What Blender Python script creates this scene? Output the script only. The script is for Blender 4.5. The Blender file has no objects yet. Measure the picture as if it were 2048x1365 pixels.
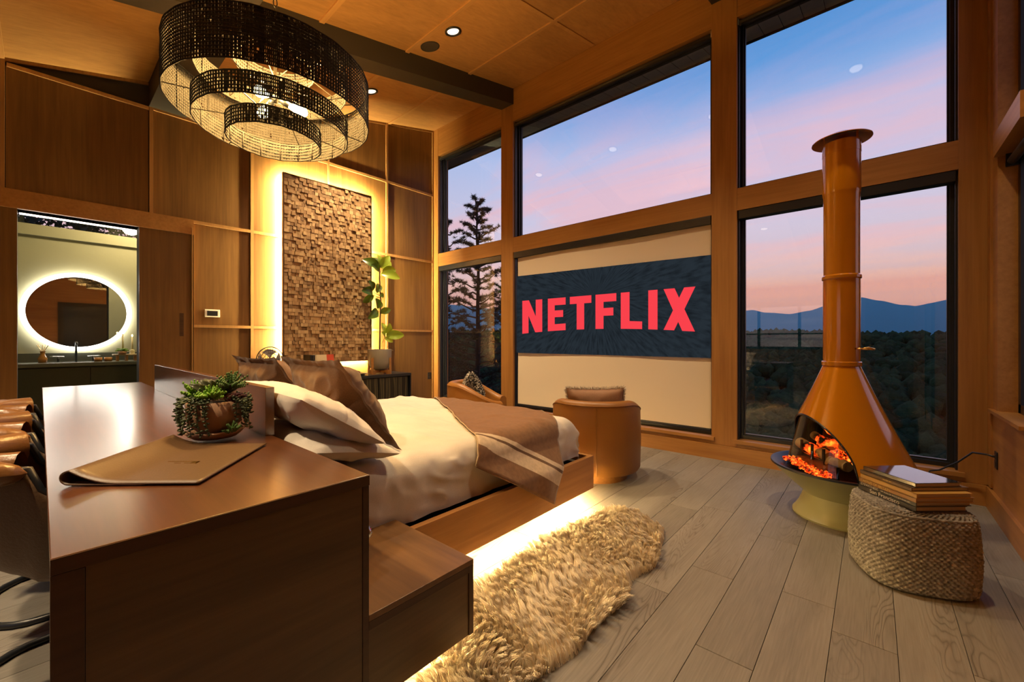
import bpy, bmesh, math, random
import numpy as np
from mathutils import Vector, Matrix, noise
random.seed(7); rng = np.random.default_rng(7)
scene = bpy.context.scene
COL = scene.collection
PI = math.pi
R = math.radians

# ------------------------------------------------------------------ camera, sky, exposure
cam = bpy.data.cameras.new('camera'); cam_o = bpy.data.objects.new('camera', cam); COL.objects.link(cam_o)
cam.sensor_width = 36; cam.sensor_fit = 'HORIZONTAL'; cam.lens = 36 * 825 / 2048
cam.clip_start = 0.05; cam.clip_end = 8000
cam_o.location = (0, 0, 1.2)
TH = math.atan2(721, 825)
cam_o.rotation_euler = (PI / 2, 0, TH)
scene.camera = cam_o

vs = scene.view_settings
vs.view_transform = 'Standard'; vs.look = 'None'; vs.gamma = 1.0; vs.use_curve_mapping = False
vs.exposure = 0.4
scene.cycles.max_bounces = 8; scene.cycles.diffuse_bounces = 4; scene.cycles.glossy_bounces = 4
scene.cycles.transparent_max_bounces = 12; scene.cycles.transmission_bounces = 4
scene.cycles.sample_clamp_indirect = 4.0
scene.cycles.caustics_reflective = False; scene.cycles.caustics_refractive = False

def sc(r, g, b):
    return tuple(((v / 255) / 12.92 if v / 255 <= 0.04045 else (((v / 255) + 0.055) / 1.055) ** 2.4) for v in (r, g, b)) + (1,)

world = bpy.data.worlds.new('dusk_sky'); scene.world = world; world.use_nodes = True
nt = world.node_tree; nt.nodes.clear()
def wn(t, **k):
    n = nt.nodes.new(t)
    for a, b in k.items(): setattr(n, a, b)
    return n
tc = wn('ShaderNodeTexCoord'); sep = wn('ShaderNodeSeparateXYZ'); nt.links.new(tc.outputs['Generated'], sep.inputs[0])
elev = wn('ShaderNodeMath', operation='MAXIMUM'); nt.links.new(sep.outputs['Z'], elev.inputs[0]); elev.inputs[1].default_value = 0.0
def ramp(stops, src):
    r = wn('ShaderNodeValToRGB')
    while len(r.color_ramp.elements) < len(stops): r.color_ramp.elements.new(0.5)
    for e, (p, c) in zip(r.color_ramp.elements, stops): e.position = p; e.color = c
    nt.links.new(src, r.inputs[0]); return r
# clear air between the clouds, and the clouds lit pink from below
clear = ramp([(0.0, sc(246, 214, 200)), (0.12, sc(226, 200, 214)), (0.28, sc(208, 202, 230)), (0.40, sc(178, 194, 238)), (0.50, sc(96, 156, 222)), (0.65, sc(60, 122, 196)), (1.0, sc(40, 90, 165))], elev.outputs[0])
cloud = ramp([(0.0, sc(192, 168, 172)), (0.05, sc(208, 182, 184)), (0.09, sc(242, 208, 200)), (0.2, sc(236, 194, 206)), (0.40, sc(222, 190, 214)), (0.47, sc(170, 172, 222)), (0.54, sc(96, 150, 216)), (0.8, sc(110, 138, 198)), (1.0, sc(90, 120, 180))], elev.outputs[0])
# project the direction on a cloud layer: (x, y) / (z + c)
den = wn('ShaderNodeMath', operation='ADD'); nt.links.new(elev.outputs[0], den.inputs[0]); den.inputs[1].default_value = 0.16
dx = wn('ShaderNodeMath', operation='DIVIDE'); nt.links.new(sep.outputs['X'], dx.inputs[0]); nt.links.new(den.outputs[0], dx.inputs[1])
dy = wn('ShaderNodeMath', operation='DIVIDE'); nt.links.new(sep.outputs['Y'], dy.inputs[0]); nt.links.new(den.outputs[0], dy.inputs[1])
cmb = wn('ShaderNodeCombineXYZ'); nt.links.new(dx.outputs[0], cmb.inputs[0]); nt.links.new(dy.outputs[0], cmb.inputs[1])
mp = wn('ShaderNodeMapping'); mp.inputs['Scale'].default_value = (0.5, 1.5, 1); mp.inputs['Rotation'].default_value = (0, 0, 0.5); mp.inputs['Location'].default_value = (3.1, 1.7, 0)
nt.links.new(cmb.outputs[0], mp.inputs[0])
nz = wn('ShaderNodeTexNoise'); nz.inputs['Scale'].default_value = 1.25; nz.inputs['Detail'].default_value = 9; nz.inputs['Roughness'].default_value = 0.6; nz.inputs['Distortion'].default_value = 1.0
nt.links.new(mp.outputs[0], nz.inputs['Vector'])
cm = ramp([(0.40, (0, 0, 0, 1)), (0.57, (1, 1, 1, 1))], nz.outputs['Fac'])
mixc = wn('ShaderNodeMix', data_type='RGBA'); nt.links.new(cm.outputs[0], mixc.inputs['Factor']); nt.links.new(clear.outputs[0], mixc.inputs['A']); nt.links.new(cloud.outputs[0], mixc.inputs['B'])
# below the horizon: dark land
land = wn('ShaderNodeMath', operation='GREATER_THAN'); nt.links.new(sep.outputs['Z'], land.inputs[0]); land.inputs[1].default_value = -0.02
mixl = wn('ShaderNodeMix', data_type='RGBA'); nt.links.new(land.outputs[0], mixl.inputs['Factor']); mixl.inputs['A'].default_value = (0.015, 0.02, 0.018, 1); nt.links.new(mixc.outputs['Result'], mixl.inputs['B'])
bg = wn('ShaderNodeBackground'); nt.links.new(mixl.outputs['Result'], bg.inputs['Color']); bg.inputs['Strength'].default_value = 0.83
wo = wn('ShaderNodeOutputWorld'); nt.links.new(bg.outputs[0], wo.inputs['Surface'])

WARM = (1.0, 0.56, 0.16); WARM2 = (1.0, 0.66, 0.28)

# ------------------------------------------------------------------ mesh builder
class MB:
    def __init__(s): s.v = []; s.f = []
    def add(s, vs, fs):
        o = len(s.v); s.v += [tuple(p) for p in vs]; s.f += [tuple(i + o for i in f) for f in fs]; return s
    def box(s, x0, x1, y0, y1, z0, z1, c=0.0):
        if c <= 0:
            return s.add([(x0,y0,z0),(x1,y0,z0),(x1,y1,z0),(x0,y1,z0),(x0,y0,z1),(x1,y0,z1),(x1,y1,z1),(x0,y1,z1)],
                         [(0,3,2,1),(4,5,6,7),(0,1,5,4),(1,2,6,5),(2,3,7,6),(3,0,4,7)])
        bm = bmesh.new(); bmesh.ops.create_cube(bm, size=1)
        for v in bm.verts: v.co = Vector(((x0+x1)/2 + v.co.x*(x1-x0), (y0+y1)/2 + v.co.y*(y1-y0), (z0+z1)/2 + v.co.z*(z1-z0)))
        bmesh.ops.bevel(bm, geom=list(bm.edges), offset=c, segments=2, profile=0.5, affect='EDGES')
        return s.bm(bm)
    def bm(s, bm, M=None):
        bm.verts.index_update()
        s.add([(M @ v.co if M else v.co) for v in bm.verts], [[v.index for v in f.verts] for f in bm.faces]); bm.free(); return s
    def hexa(s, p):   # 8 points: bottom 4, top 4
        return s.add(p, [(0,3,2,1),(4,5,6,7),(0,1,5,4),(1,2,6,5),(2,3,7,6),(3,0,4,7)])
    def lathe(s, prof, n=32, cx=0, cy=0, a0=0, a1=2*PI, cap=False):
        full = abs(a1 - a0 - 2*PI) < 1e-6; m = n if full else n + 1; k = len(prof)
        V = []
        for i in range(m):
            a = a0 + (a1 - a0) * i / n
            for r, z in prof: V.append((cx + r*math.cos(a), cy + r*math.sin(a), z))
        Fc = []
        for i in range(n):
            j = (i + 1) % m
            for q in range(k - 1): Fc.append((i*k+q, j*k+q, j*k+q+1, i*k+q+1))
        if cap:
            Fc.append(tuple(i*k for i in range(m))[::-1]); Fc.append(tuple(i*k+k-1 for i in range(m)))
        return s.add(V, Fc)
    def tube(s, pts, r, n=8, closed=False, caps=True):
        pts = [Vector(p) for p in pts]; m = len(pts); rr = r if hasattr(r, '__len__') else [r]*m
        V = []; up = None
        for i, p in enumerate(pts):
            if closed: t = pts[(i+1) % m] - pts[i-1]
            else: t = pts[min(i+1, m-1)] - pts[max(i-1, 0)]
            t.normalize()
            if up is None: up = t.orthogonal().normalized()
            else: up = (up - t * up.dot(t)).normalized()
            b = t.cross(up)
            for j in range(n):
                a = 2*PI*j/n; V.append(p + (up*math.cos(a) + b*math.sin(a)) * rr[i])
        Fc = []
        for i in range(m if closed else m - 1):
            k = (i+1) % m
            for j in range(n): Fc.append((i*n+j, i*n+(j+1) % n, k*n+(j+1) % n, k*n+j))
        if caps and not closed: Fc += [tuple(range(n))[::-1], tuple((m-1)*n+j for j in range(n))]
        return s.add(V, Fc)
    def grid(s, fn, nu, nv, wrap=False):
        V = [fn(i/nu, j/nv) for i in range(nu + (0 if wrap else 1)) for j in range(nv+1)]
        k = nv + 1; m = nu if wrap else nu + 1
        Fc = [(i*k+j, ((i+1) % m)*k+j, ((i+1) % m)*k+j+1, i*k+j+1) for i in range(nu) for j in range(nv)]
        return s.add(V, Fc)
    def ball(s, c, r, sx=1, sy=1, sz=1, sub=1, M=None):
        bm = bmesh.new(); bmesh.ops.create_icosphere(bm, subdivisions=sub, radius=1)
        for v in bm.verts:
            q = Vector((v.co.x*sx*r, v.co.y*sy*r, v.co.z*sz*r)); q = M @ q if M else q; v.co = q + Vector(c)
        return s.bm(bm)
    def mesh(s, name, smooth=False):
        me = bpy.data.meshes.new(name); me.from_pydata(s.v, [], s.f); me.update()
        if smooth: me.polygons.foreach_set('use_smooth', [True]*len(me.polygons))
        return me

def setp(o, label=None, cat=None, group=None, kind=None):
    if label: o['label'] = label
    if cat: o['category'] = cat
    if group: o['group'] = group
    if kind: o['kind'] = kind
    return o
def link(name, data, mat=None, parent=None, loc=(0,0,0), rot=(0,0,0)):
    o = bpy.data.objects.new(name, data); COL.objects.link(o); o.location = loc; o.rotation_euler = rot
    if parent: o.parent = parent
    if mat and data is not None and not data.materials: data.materials.append(mat)
    return o
def part(name, mb, mat, parent, smooth=False, loc=(0,0,0), rot=(0,0,0), auto=None):
    me = mb if isinstance(mb, bpy.types.Mesh) else mb.mesh(name, smooth or auto is not None)
    if auto is not None: me.set_sharp_from_angle(angle=R(auto))
    return link(name, me, mat, parent, loc, rot)
def thing(name, label, cat, loc=(0,0,0), rz=0, group=None):
    return setp(link(name, None, None, None, loc, (0,0,rz)), label, cat, group)
def solo(name, mb, mat, label, cat, loc=(0,0,0), rz=0, group=None, smooth=False, auto=None, kind=None):
    return setp(part(name, mb, mat, None, smooth, loc, (0,0,rz), auto), label, cat, group, kind)
def struct(name, mb, mat, label, loc=(0,0,0), parent=None, cat=None):
    o = part(name, mb, mat, parent, loc=loc)
    return setp(o, label, cat, kind='structure')

# ------------------------------------------------------------------ materials
def mat_new(name):
    m = bpy.data.materials.new(name); m.use_nodes = True
    t = m.node_tree; return m, t, t.nodes['Principled BSDF']
def plain(name, col, rough=0.5, metal=0.0, bump=0, bscale=60, spec=0.5, coat=0, sheen=0):
    m, t, b = mat_new(name)
    b.inputs['Base Color'].default_value = col if len(col) == 4 else (*col, 1)
    b.inputs['Roughness'].default_value = rough; b.inputs['Metallic'].default_value = metal
    b.inputs['Specular IOR Level'].default_value = spec
    b.inputs['Coat Weight'].default_value = coat; b.inputs['Coat Roughness'].default_value = 0.08
    b.inputs['Sheen Weight'].default_value = sheen
    if bump:
        n = t.nodes.new('ShaderNodeTexNoise'); n.inputs['Scale'].default_value = bscale; n.inputs['Detail'].default_value = 4
        c = t.nodes.new('ShaderNodeTexCoord'); t.links.new(c.outputs['Object'], n.inputs['Vector'])
        k = t.nodes.new('ShaderNodeBump'); k.inputs['Strength'].default_value = bump; k.inputs['Distance'].default_value = 0.01
        t.links.new(n.outputs['Fac'], k.inputs['Height']); t.links.new(k.outputs[0], b.inputs['Normal'])
    return m
def emis(name, col, s):
    m, t, b = mat_new(name); b.inputs['Base Color'].default_value = (0,0,0,1)
    b.inputs['Emission Color'].default_value = (*col[:3], 1); b.inputs['Emission Strength'].default_value = s
    return m
def cramp(t, stops, src):
    r = t.nodes.new('ShaderNodeValToRGB')
    while len(r.color_ramp.elements) < len(stops): r.color_ramp.elements.new(0.5)
    for e, (p, c) in zip(r.color_ramp.elements, stops): e.position = p; e.color = c if len(c) == 4 else (*c, 1)
    t.links.new(src, r.inputs[0]); return r
def wood(name, c1, c2, axis='z', rough=0.45, fine=26.0, stretch=0.045, bump=0.12, coat=0, var=0.18, world=True, spec=0.4, c3=None):
    """veneer: long streaks along one axis, cathedral figure from distorted noise, tone varies from piece to piece"""
    m, t, b = mat_new(name); N = t.nodes; Lk = t.links.new
    oi = N.new('ShaderNodeObjectInfo')
    if world: src = N.new('ShaderNodeNewGeometry').outputs['Position']
    else: src = N.new('ShaderNodeTexCoord').outputs['Object']
    off = N.new('ShaderNodeVectorMath'); off.operation = 'MULTIPLY'; off.inputs[1].default_value = (37.0, 23.0, 51.0)
    cx = N.new('ShaderNodeCombineXYZ')
    for i in range(3): Lk(oi.outputs['Random'], cx.inputs[i])
    Lk(cx.outputs[0], off.inputs[0])
    ad = N.new('ShaderNodeVectorMath'); ad.operation = 'ADD'; Lk(src, ad.inputs[0]); Lk(off.outputs[0], ad.inputs[1])
    def noi(scale, st, det, dist):
        mp = N.new('ShaderNodeMapping'); s = [scale]*3; s['xyz'.index(axis)] = scale*st
        mp.inputs['Scale'].default_value = s; Lk(ad.outputs[0], mp.inputs[0])
        n = N.new('ShaderNodeTexNoise'); n.inputs['Scale'].default_value = 1; n.inputs['Detail'].default_value = det; n.inputs['Distortion'].default_value = dist; n.inputs['Roughness'].default_value = 0.6
        Lk(mp.outputs[0], n.inputs['Vector']); return n
    big = noi(fine*0.22, stretch*2.6, 4, 1.2); sm = noi(fine*2.2, stretch*0.7, 5, 0.2)
    mx = N.new('ShaderNodeMath'); mx.operation = 'MULTIPLY_ADD'; Lk(sm.outputs['Fac'], mx.inputs[0]); mx.inputs[1].default_value = 0.55
    m2 = N.new('ShaderNodeMath'); m2.operation = 'MULTIPLY'; Lk(big.outputs['Fac'], m2.inputs[0]); m2.inputs[1].default_value = 0.6
    Lk(m2.outputs[0], mx.inputs[2])
    st = [(0.36, c1), (0.74, c2)] if c3 is None else [(0.34, c3), (0.5, c1), (0.74, c2)]
    r = cramp(t, st, mx.outputs[0])
    hv = N.new('ShaderNodeHueSaturation'); Lk(r.outputs[0], hv.inputs['Color'])
    mr = N.new('ShaderNodeMapRange'); mr.inputs['To Min'].default_value = 1-var; mr.inputs['To Max'].default_value = 1+var
    Lk(oi.outputs['Random'], mr.inputs['Value']); Lk(mr.outputs[0], hv.inputs['Value'])
    Lk(hv.outputs[0], b.inputs['Base Color'])
    b.inputs['Roughness'].default_value = rough; b.inputs['Specular IOR Level'].default_value = spec
    b.inputs['Coat Weight'].default_value = coat; b.inputs['Coat Roughness'].default_value = 0.22
    if bump:
        k = N.new('ShaderNodeBump'); k.inputs['Strength'].default_value = bump; k.inputs['Distance'].default_value = 0.004
        Lk(mx.outputs[0], k.inputs['Height']); Lk(k.outputs[0], b.inputs['Normal'])
    return m
def fabric(name, c1, c2, scale=180, rough=0.9, bump=0.25, sheen=0.2, wrinkle=0.0, wscale=5.0):
    m, t, b = mat_new(name); N = t.nodes; Lk = t.links.new
    c = N.new('ShaderNodeTexCoord'); n = N.new('ShaderNodeTexNoise'); n.inputs['Scale'].default_value = scale; n.inputs['Detail'].default_value = 3
    Lk(c.outputs['Object'], n.inputs['Vector'])
    n2 = N.new('ShaderNodeTexNoise'); n2.inputs['Scale'].default_value = 5; n2.inputs['Detail'].default_value = 4; Lk(c.outputs['Object'], n2.inputs['Vector'])
    ml = N.new('ShaderNodeMath'); ml.operation = 'MULTIPLY_ADD'; Lk(n.outputs['Fac'], ml.inputs[0]); ml.inputs[1].default_value = 0.5
    m3 = N.new('ShaderNodeMath'); m3.operation = 'MULTIPLY'; m3.inputs[1].default_value = 0.5; Lk(n2.outputs['Fac'], m3.inputs[0]); Lk(m3.outputs[0], ml.inputs[2])
    r = cramp(t, [(0.35, c1), (0.65, c2)], ml.outputs[0]); Lk(r.outputs[0], b.inputs['Base Color'])
    b.inputs['Roughness'].default_value = rough; b.inputs['Sheen Weight'].default_value = sheen; b.inputs['Specular IOR Level'].default_value = 0.2
    k = N.new('ShaderNodeBump'); k.inputs['Strength'].default_value = bump; k.inputs['Distance'].default_value = 0.003
    Lk(n.outputs['Fac'], k.inputs['Height'])
    if wrinkle:
        w = N.new('ShaderNodeTexNoise'); w.noise_type = 'RIDGED_MULTIFRACTAL'; w.inputs['Scale'].default_value = wscale; w.inputs['Detail'].default_value = 3; w.inputs['Distortion'].default_value = 0.8; Lk(c.outputs['Object'], w.inputs['Vector'])
        k2 = N.new('ShaderNodeBump'); k2.inputs['Strength'].default_value = wrinkle; k2.inputs['Distance'].default_value = 0.012; Lk(w.outputs['Fac'], k2.inputs['Height']); Lk(k2.outputs[0], k.inputs['Normal'])
    Lk(k.outputs[0], b.inputs['Normal'])
    return m
def glass_thin(name, tint=(1,1,1), ior=1.5, rough=0.0, boost=1.0):
    m = bpy.data.materials.new(name); m.use_nodes = True; t = m.node_tree; t.nodes.clear(); N = t.nodes.new
    tr = N('ShaderNodeBsdfTransparent'); tr.inputs[0].default_value = (*tint, 1)
    gl = N('ShaderNodeBsdfGlossy'); gl.inputs['Roughness'].default_value = rough; gl.inputs['Color'].default_value = (1,1,1,1)
    fr = N('ShaderNodeFresnel'); ge = N('ShaderNodeNewGeometry'); mi_ = N('ShaderNodeMapRange'); mi_.inputs['To Min'].default_value = ior; mi_.inputs['To Max'].default_value = 1/ior; t.links.new(ge.outputs['Backfacing'], mi_.inputs['Value']); t.links.new(mi_.outputs[0], fr.inputs['IOR'])
    ml = N('ShaderNodeMath'); ml.operation = 'MULTIPLY'; ml.inputs[1].default_value = boost; ml.use_clamp = True
    mx = N('ShaderNodeMixShader'); o = N('ShaderNodeOutputMaterial')
    t.links.new(fr.outputs[0], ml.inputs[0]); t.links.new(ml.outputs[0], mx.inputs[0]); t.links.new(tr.outputs[0], mx.inputs[1]); t.links.new(gl.outputs[0], mx.inputs[2]); t.links.new(mx.outputs[0], o.inputs[0])
    return m

M = {}
M['wall'] = wood('mahogany_veneer', (0.125, 0.058, 0.015), (0.225, 0.112, 0.031), 'z', 0.42, 22, 0.04, 0.05, var=0.12, spec=0.35)
M['batten'] = wood('batten_wood', (0.28, 0.14, 0.046), (0.40, 0.21, 0.068), 'z', 0.4, 22, 0.04, 0.05, var=0.08)
M['ceil'] = wood('ceiling_ply', (0.37, 0.19, 0.06), (0.54, 0.29, 0.098), 'y', 0.45, 16, 0.07, 0.04, var=0.1, spec=0.35)
M['ceilb'] = wood('ceiling_batten_wood', (0.44, 0.23, 0.075), (0.58, 0.32, 0.11), 'x', 0.45, 22, 0.05, 0.05, var=0.05)
M['postz'] = wood('cedar_post', (0.27, 0.115, 0.026), (0.42, 0.20, 0.052), 'z', 0.4, 18, 0.05, 0.06, var=0.06)
M['postx'] = wood('cedar_rail', (0.27, 0.115, 0.026), (0.42, 0.20, 0.052), 'x', 0.4, 18, 0.05, 0.06, var=0.06)
M['posty'] = wood('cedar_side', (0.27, 0.115, 0.026), (0.42, 0.20, 0.052), 'y', 0.4, 18, 0.05, 0.06, var=0.06)
def plank_material():
    m, t, b = mat_new('oak_plank'); N = t.nodes; Lk = t.links.new
    oi = N.new('ShaderNodeObjectInfo'); ge = N.new('ShaderNodeNewGeometry'); cb = N.new('ShaderNodeCombineXYZ')
    mu = N.new('ShaderNodeMath'); mu.operation = 'MULTIPLY'; mu.inputs[1].default_value = 61.0; Lk(oi.outputs['Random'], mu.inputs[0]); Lk(mu.outputs[0], cb.inputs[0]); Lk(mu.outputs[0], cb.inputs[1])
    ad = N.new('ShaderNodeVectorMath'); ad.operation = 'ADD'; Lk(ge.outputs['Position'], ad.inputs[0]); Lk(cb.outputs[0], ad.inputs[1])
    def noi(sx, sy, det, dist, rough=0.55):
        mp = N.new('ShaderNodeMapping'); mp.inputs['Scale'].default_value = (sx, sy, 1); Lk(ad.outputs[0], mp.inputs[0])
        n = N.new('ShaderNodeTexNoise'); n.inputs['Scale'].default_value = 1; n.inputs['Detail'].default_value = det; n.inputs['Distortion'].default_value = dist; n.inputs['Roughness'].default_value = rough; Lk(mp.outputs[0], n.inputs['Vector']); return n.outputs['Fac']
    def mth(op, a, b_=None, c_=None):
        n = N.new('ShaderNodeMath'); n.operation = op
        for i, q in enumerate((a, b_, c_)):
            if q is None: continue
            if isinstance(q, (int, float)): n.inputs[i].default_value = q
            else: Lk(q, n.inputs[i])
        return n.outputs[0]
    field = noi(9.0, 1.1, 2, 0.6, 0.4)                       # growth-ring field: its contour lines are the cathedral figure
    rings = mth('ABSOLUTE', mth('SINE', mth('MULTIPLY', field, 62.0)))
    line = mth('POWER', mth('SUBTRACT', 1.0, rings), 2.2)
    mask = cramp(t, [(0.50, (0, 0, 0)), (0.66, (1, 1, 1))], noi(4.5, 0.5, 1, 0.2)).outputs[0]
    figure = mth('MULTIPLY', line, mask)
    fine = noi(150, 5.0, 4, 0.0); tone = noi(5, 0.8, 3, 0.4)
    base = cramp(t, [(0.3, (0.160, 0.145, 0.126)), (0.7, (0.272, 0.252, 0.222))], mth('MULTIPLY_ADD', fine, 0.45, mth('MULTIPLY', tone, 0.55)))
    mx = N.new('ShaderNodeMix'); mx.data_type = 'RGBA'; Lk(mth('MULTIPLY', figure, 0.75), mx.inputs['Factor']); Lk(base.outputs[0], mx.inputs['A']); mx.inputs['B'].default_value = (0.085, 0.068, 0.052, 1)
    hv = N.new('ShaderNodeHueSaturation'); Lk(mx.outputs['Result'], hv.inputs['Color']); mr = N.new('ShaderNodeMapRange'); mr.inputs['To Min'].default_value = 0.86; mr.inputs['To Max'].default_value = 1.14; Lk(oi.outputs['Random'], mr.inputs['Value']); Lk(mr.outputs[0], hv.inputs['Value'])
    Lk(hv.outputs[0], b.inputs['Base Color']); b.inputs['Roughness'].default_value = 0.5; b.inputs['Specular IOR Level'].default_value = 0.35
    k = N.new('ShaderNodeBump'); k.inputs['Strength'].default_value = 0.35; k.inputs['Distance'].default_value = 0.003; Lk(mth('SUBTRACT', fine, mth('MULTIPLY', figure, 0.8)), k.inputs['Height']); Lk(k.outputs[0], b.inputs['Normal'])
    return m
M['plank'] = plank_material()
M['desk'] = wood('desk_walnut', (0.064, 0.034, 0.011), (0.136, 0.074, 0.026), 'y', 0.36, 17, 0.07, 0.12, var=0.05, spec=0.45)
M['desktop'] = wood('desk_top_lacquer', (0.065, 0.020, 0.007), (0.15, 0.048, 0.014), 'x', 0.30, 15, 0.07, 0.18, coat=1.0, var=0.03, spec=0.6)
M['desktop'].node_tree.nodes['Principled BSDF'].inputs['Coat Roughness'].default_value = 0.2; M['desktop'].node_tree.nodes['Principled BSDF'].inputs['Coat IOR'].default_value = 1.9
M['deskedge'] = wood('desk_edge', (0.045, 0.019, 0.008), (0.08, 0.035, 0.014), 'y', 0.4, 20, 0.05, 0.08, var=0.02)
M['bedwood'] = wood('bed_wood', (0.33, 0.145, 0.040), (0.49, 0.24, 0.070), 'y', 0.36, 18, 0.06, 0.08, var=0.05)
M['black'] = plain('black_frame', (0.012, 0.014, 0.018), 0.35)
M['beam'] = plain('beam_paint', (0.030, 0.026, 0.020), 0.55, bump=0.05, bscale=120)
M['dark'] = plain('dark_backing', (0.02, 0.015, 0.01), 0.8)
M['glass'] = glass_thin('window_glass', (0.97, 0.985, 0.98), 1.5, 0.0, 1.0)
M['chrome'] = plain('chrome', (0.8, 0.8, 0.8), 0.12, 1.0)
M['brass'] = plain('brass', (0.75, 0.5, 0.16), 0.25, 1.0)
M['plaster'] = plain('plaster', (0.4, 0.33, 0.24), 0.8)

# ------------------------------------------------------------------ room dimensions
W = 4.53; XR = 0.64; XL = -5.78; YB = -2.6; SL = 0.2313; LS = math.tan(R(1.91))
def cz(y): return 4.871 + SL * (y - W)
def xl(y): return XL + (y - W) * LS

# floor and planks
fl = struct('floor', MB().box(-6.1, XR+0.1, YB-0.05, W+0.1, -0.12, -0.012), M['dark'], 'greige oak plank floor of the bedroom', cat='floor')
def plank_mesh():
    g = 0.0008; w = 0.2
    V = [(g,0,-0.012),(w-g,0,-0.012),(w-g,1,-0.012),(g,1,-0.012),(g,0,-0.0015),(w-g,0,-0.0015),(w-g,1,-0.0015),(g,1,-0.0015),
         (2*g,0.0012,0),(w-2*g,0.0012,0),(w-2*g,0.9988,0),(2*g,0.9988,0)]
    Fc = [(0,3,2,1),(0,1,5,4),(1,2,6,5),(2,3,7,6),(3,0,4,7),(4,5,9,8),(5,6,10,9),(6,7,11,10),(7,4,8,11),(8,9,10,11)]
    b = MB(); b.add(V, Fc); return b.mesh('plank')
me_plank = plank_mesh(); me_plank.materials.append(M['plank'])
x0 = -0.327 - 0.2*29; row = 0
while x0 < XR:
    PL = 1.22; st = YB - PL * ((row * 0.37 + 0.11 * (row % 3)) % 1.0)
    if row == 26: st = 1.962 - PL*5
    y = st
    while y < W:
        a, bb = max(y, YB), min(y + PL, W)
        if bb - a > 0.03 and x0 + 0.2 > -6.05:
            o = link('plank', me_plank, None, fl, (x0, a + 0.0015, 0)); o.scale = (1 if x0 + 0.2 <= XR else (XR - x0)/0.2, bb - a - 0.003, 1)
        y += PL
    x0 += 0.2; row += 1

# ceiling: sloped slab, plywood panels, battens
def sbox(mb, x0, x1, y0, y1, lo, hi):   # lo/hi: distance below the ceiling plane
    return mb.hexa([(x0,y0,cz(y0)-lo),(x1,y0,cz(y0)-lo),(x1,y1,cz(y1)-lo),(x0,y1,cz(y1)-lo),(x0,y0,cz(y0)-hi),(x1,y0,cz(y0)-hi),(x1,y1,cz(y1)-hi),(x0,y1,cz(y1)-hi)])
ce = struct('ceiling', sbox(MB(), -6.1, XR+0.2, YB-0.2, W+0.22, -0.012, -0.26), M['dark'], 'sloped plywood panel ceiling', cat='ceiling')
ys = [YB, -2.10, -1.16, -0.235, 0.82, 1.757, 2.71, 3.662, W]
xs = [-6.05, -4.05, -2.6, -1.12, XR]
for i in range(len(ys)-1):
    for j in range(len(xs)-1):
        part('ceiling_panel', sbox(MB(), xs[j]+0.002, xs[j+1]-0.002, ys[i]+0.002, ys[i+1]-0.002, 0.0, -0.012), M['ceil'], ce)
for y in ys[1:-1]:
    for a, b_ in ((-6.0, -4.16), (-3.93, -1.24), (-1.01, XR)):
        part('batten', sbox(MB(), a, b_, y-0.024, y+0.024, 0.016, -0.002), M['ceilb'], ce)
for y0, y1 in zip(ys[:-1], ys[1:]):
    part('batten', sbox(MB(), -2.6-0.022, -2.6+0.022, y0+0.026, y1-0.026, 0.014, -0.002), M['ceilb'], ce)

# beams
struct('trim_1', sbox(MB(), -4.16, -3.93, YB, W, 0.225, 0.0), M['beam'], 'dark painted beam climbing to the post beside the projection shade', cat='beam')
struct('trim_2', sbox(MB(), -1.24, -1.01, YB, W, 0.225, 0.0), M['beam'], 'dark painted beam ending at the post left of the orange stove', cat='beam')
struct('trim_3', MB().hexa([(-5.92,0.775,3.74),(XR,0.775,3.74),(XR,1.094,3.74),(-5.92,1.094,3.74),(-5.92,0.775,cz(0.775)),(XR,0.775,cz(0.775)),(XR,1.094,cz(1.094)),(-5.92,1.094,cz(1.094))]), M['beam'], 'level dark cross beam above the hanging woven lamp', cat='beam')

# ------------------------------------------------------------------ window wall
D = 0.22
HD = 4.40
wb = MB().box(XL-0.2, XR, W, W+D, 0, 0.2).hexa([(XL-0.2,W,HD),(XR,W,HD),(XR,W+D,HD),(XL-0.2,W+D,HD),(XL-0.2,W,cz(W)),(XR,W,cz(W)),(XR,W+D,cz(W)),(XL-0.2,W+D,cz(W))])
struct('wall_back', wb, M['postx'], 'glazed cedar wall with the big windows', cat='wall')
bays = [(-5.65, -4.17), (-3.938, -1.241), (-1.008, 0.485)]
posts = [(-5.79, -5.65, 'corner cedar post beside the panelled wall'), (-4.17, -3.938, 'cedar post at the left side of the projection shade'), (-1.241, -1.008, 'cedar post between the projection shade and the stove'), (0.485, XR, 'wide cedar corner post right of the stove')]
n = 4
for a, b_, lab in posts:
    struct('trim_%d' % n, MB().box(a, b_, W-0.004, W+D, 0.153, cz(W)-0.005), M['postz'], lab, cat='post'); n += 1
for (a, b_), lab in zip(bays, ('cedar rail across the narrow window by the panelled wall', 'cedar rail above the projection shade', 'cedar rail behind the stove pipe')):
    struct('trim_%d' % n, MB().box(a, b_, W, W+D, 2.49, 2.708), M['postx'], lab, cat='rail'); n += 1
for (a, b_), lab in zip(bays, ('cedar sill of the narrow window', 'cedar sill under the projection shade', 'cedar sill behind the stove')):
    struct('trim_%d' % n, MB().box(a-0.03, b_+0.03, W-0.035, W+D, 0.190, 0.222), M['postx'], lab, cat='sill'); n += 1
struct('baseboard_back', MB().box(XL, XR-0.02, W-0.022, W, 0.0, 0.150), M['postx'], 'cedar baseboard under the windows', cat='baseboard')

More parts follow.
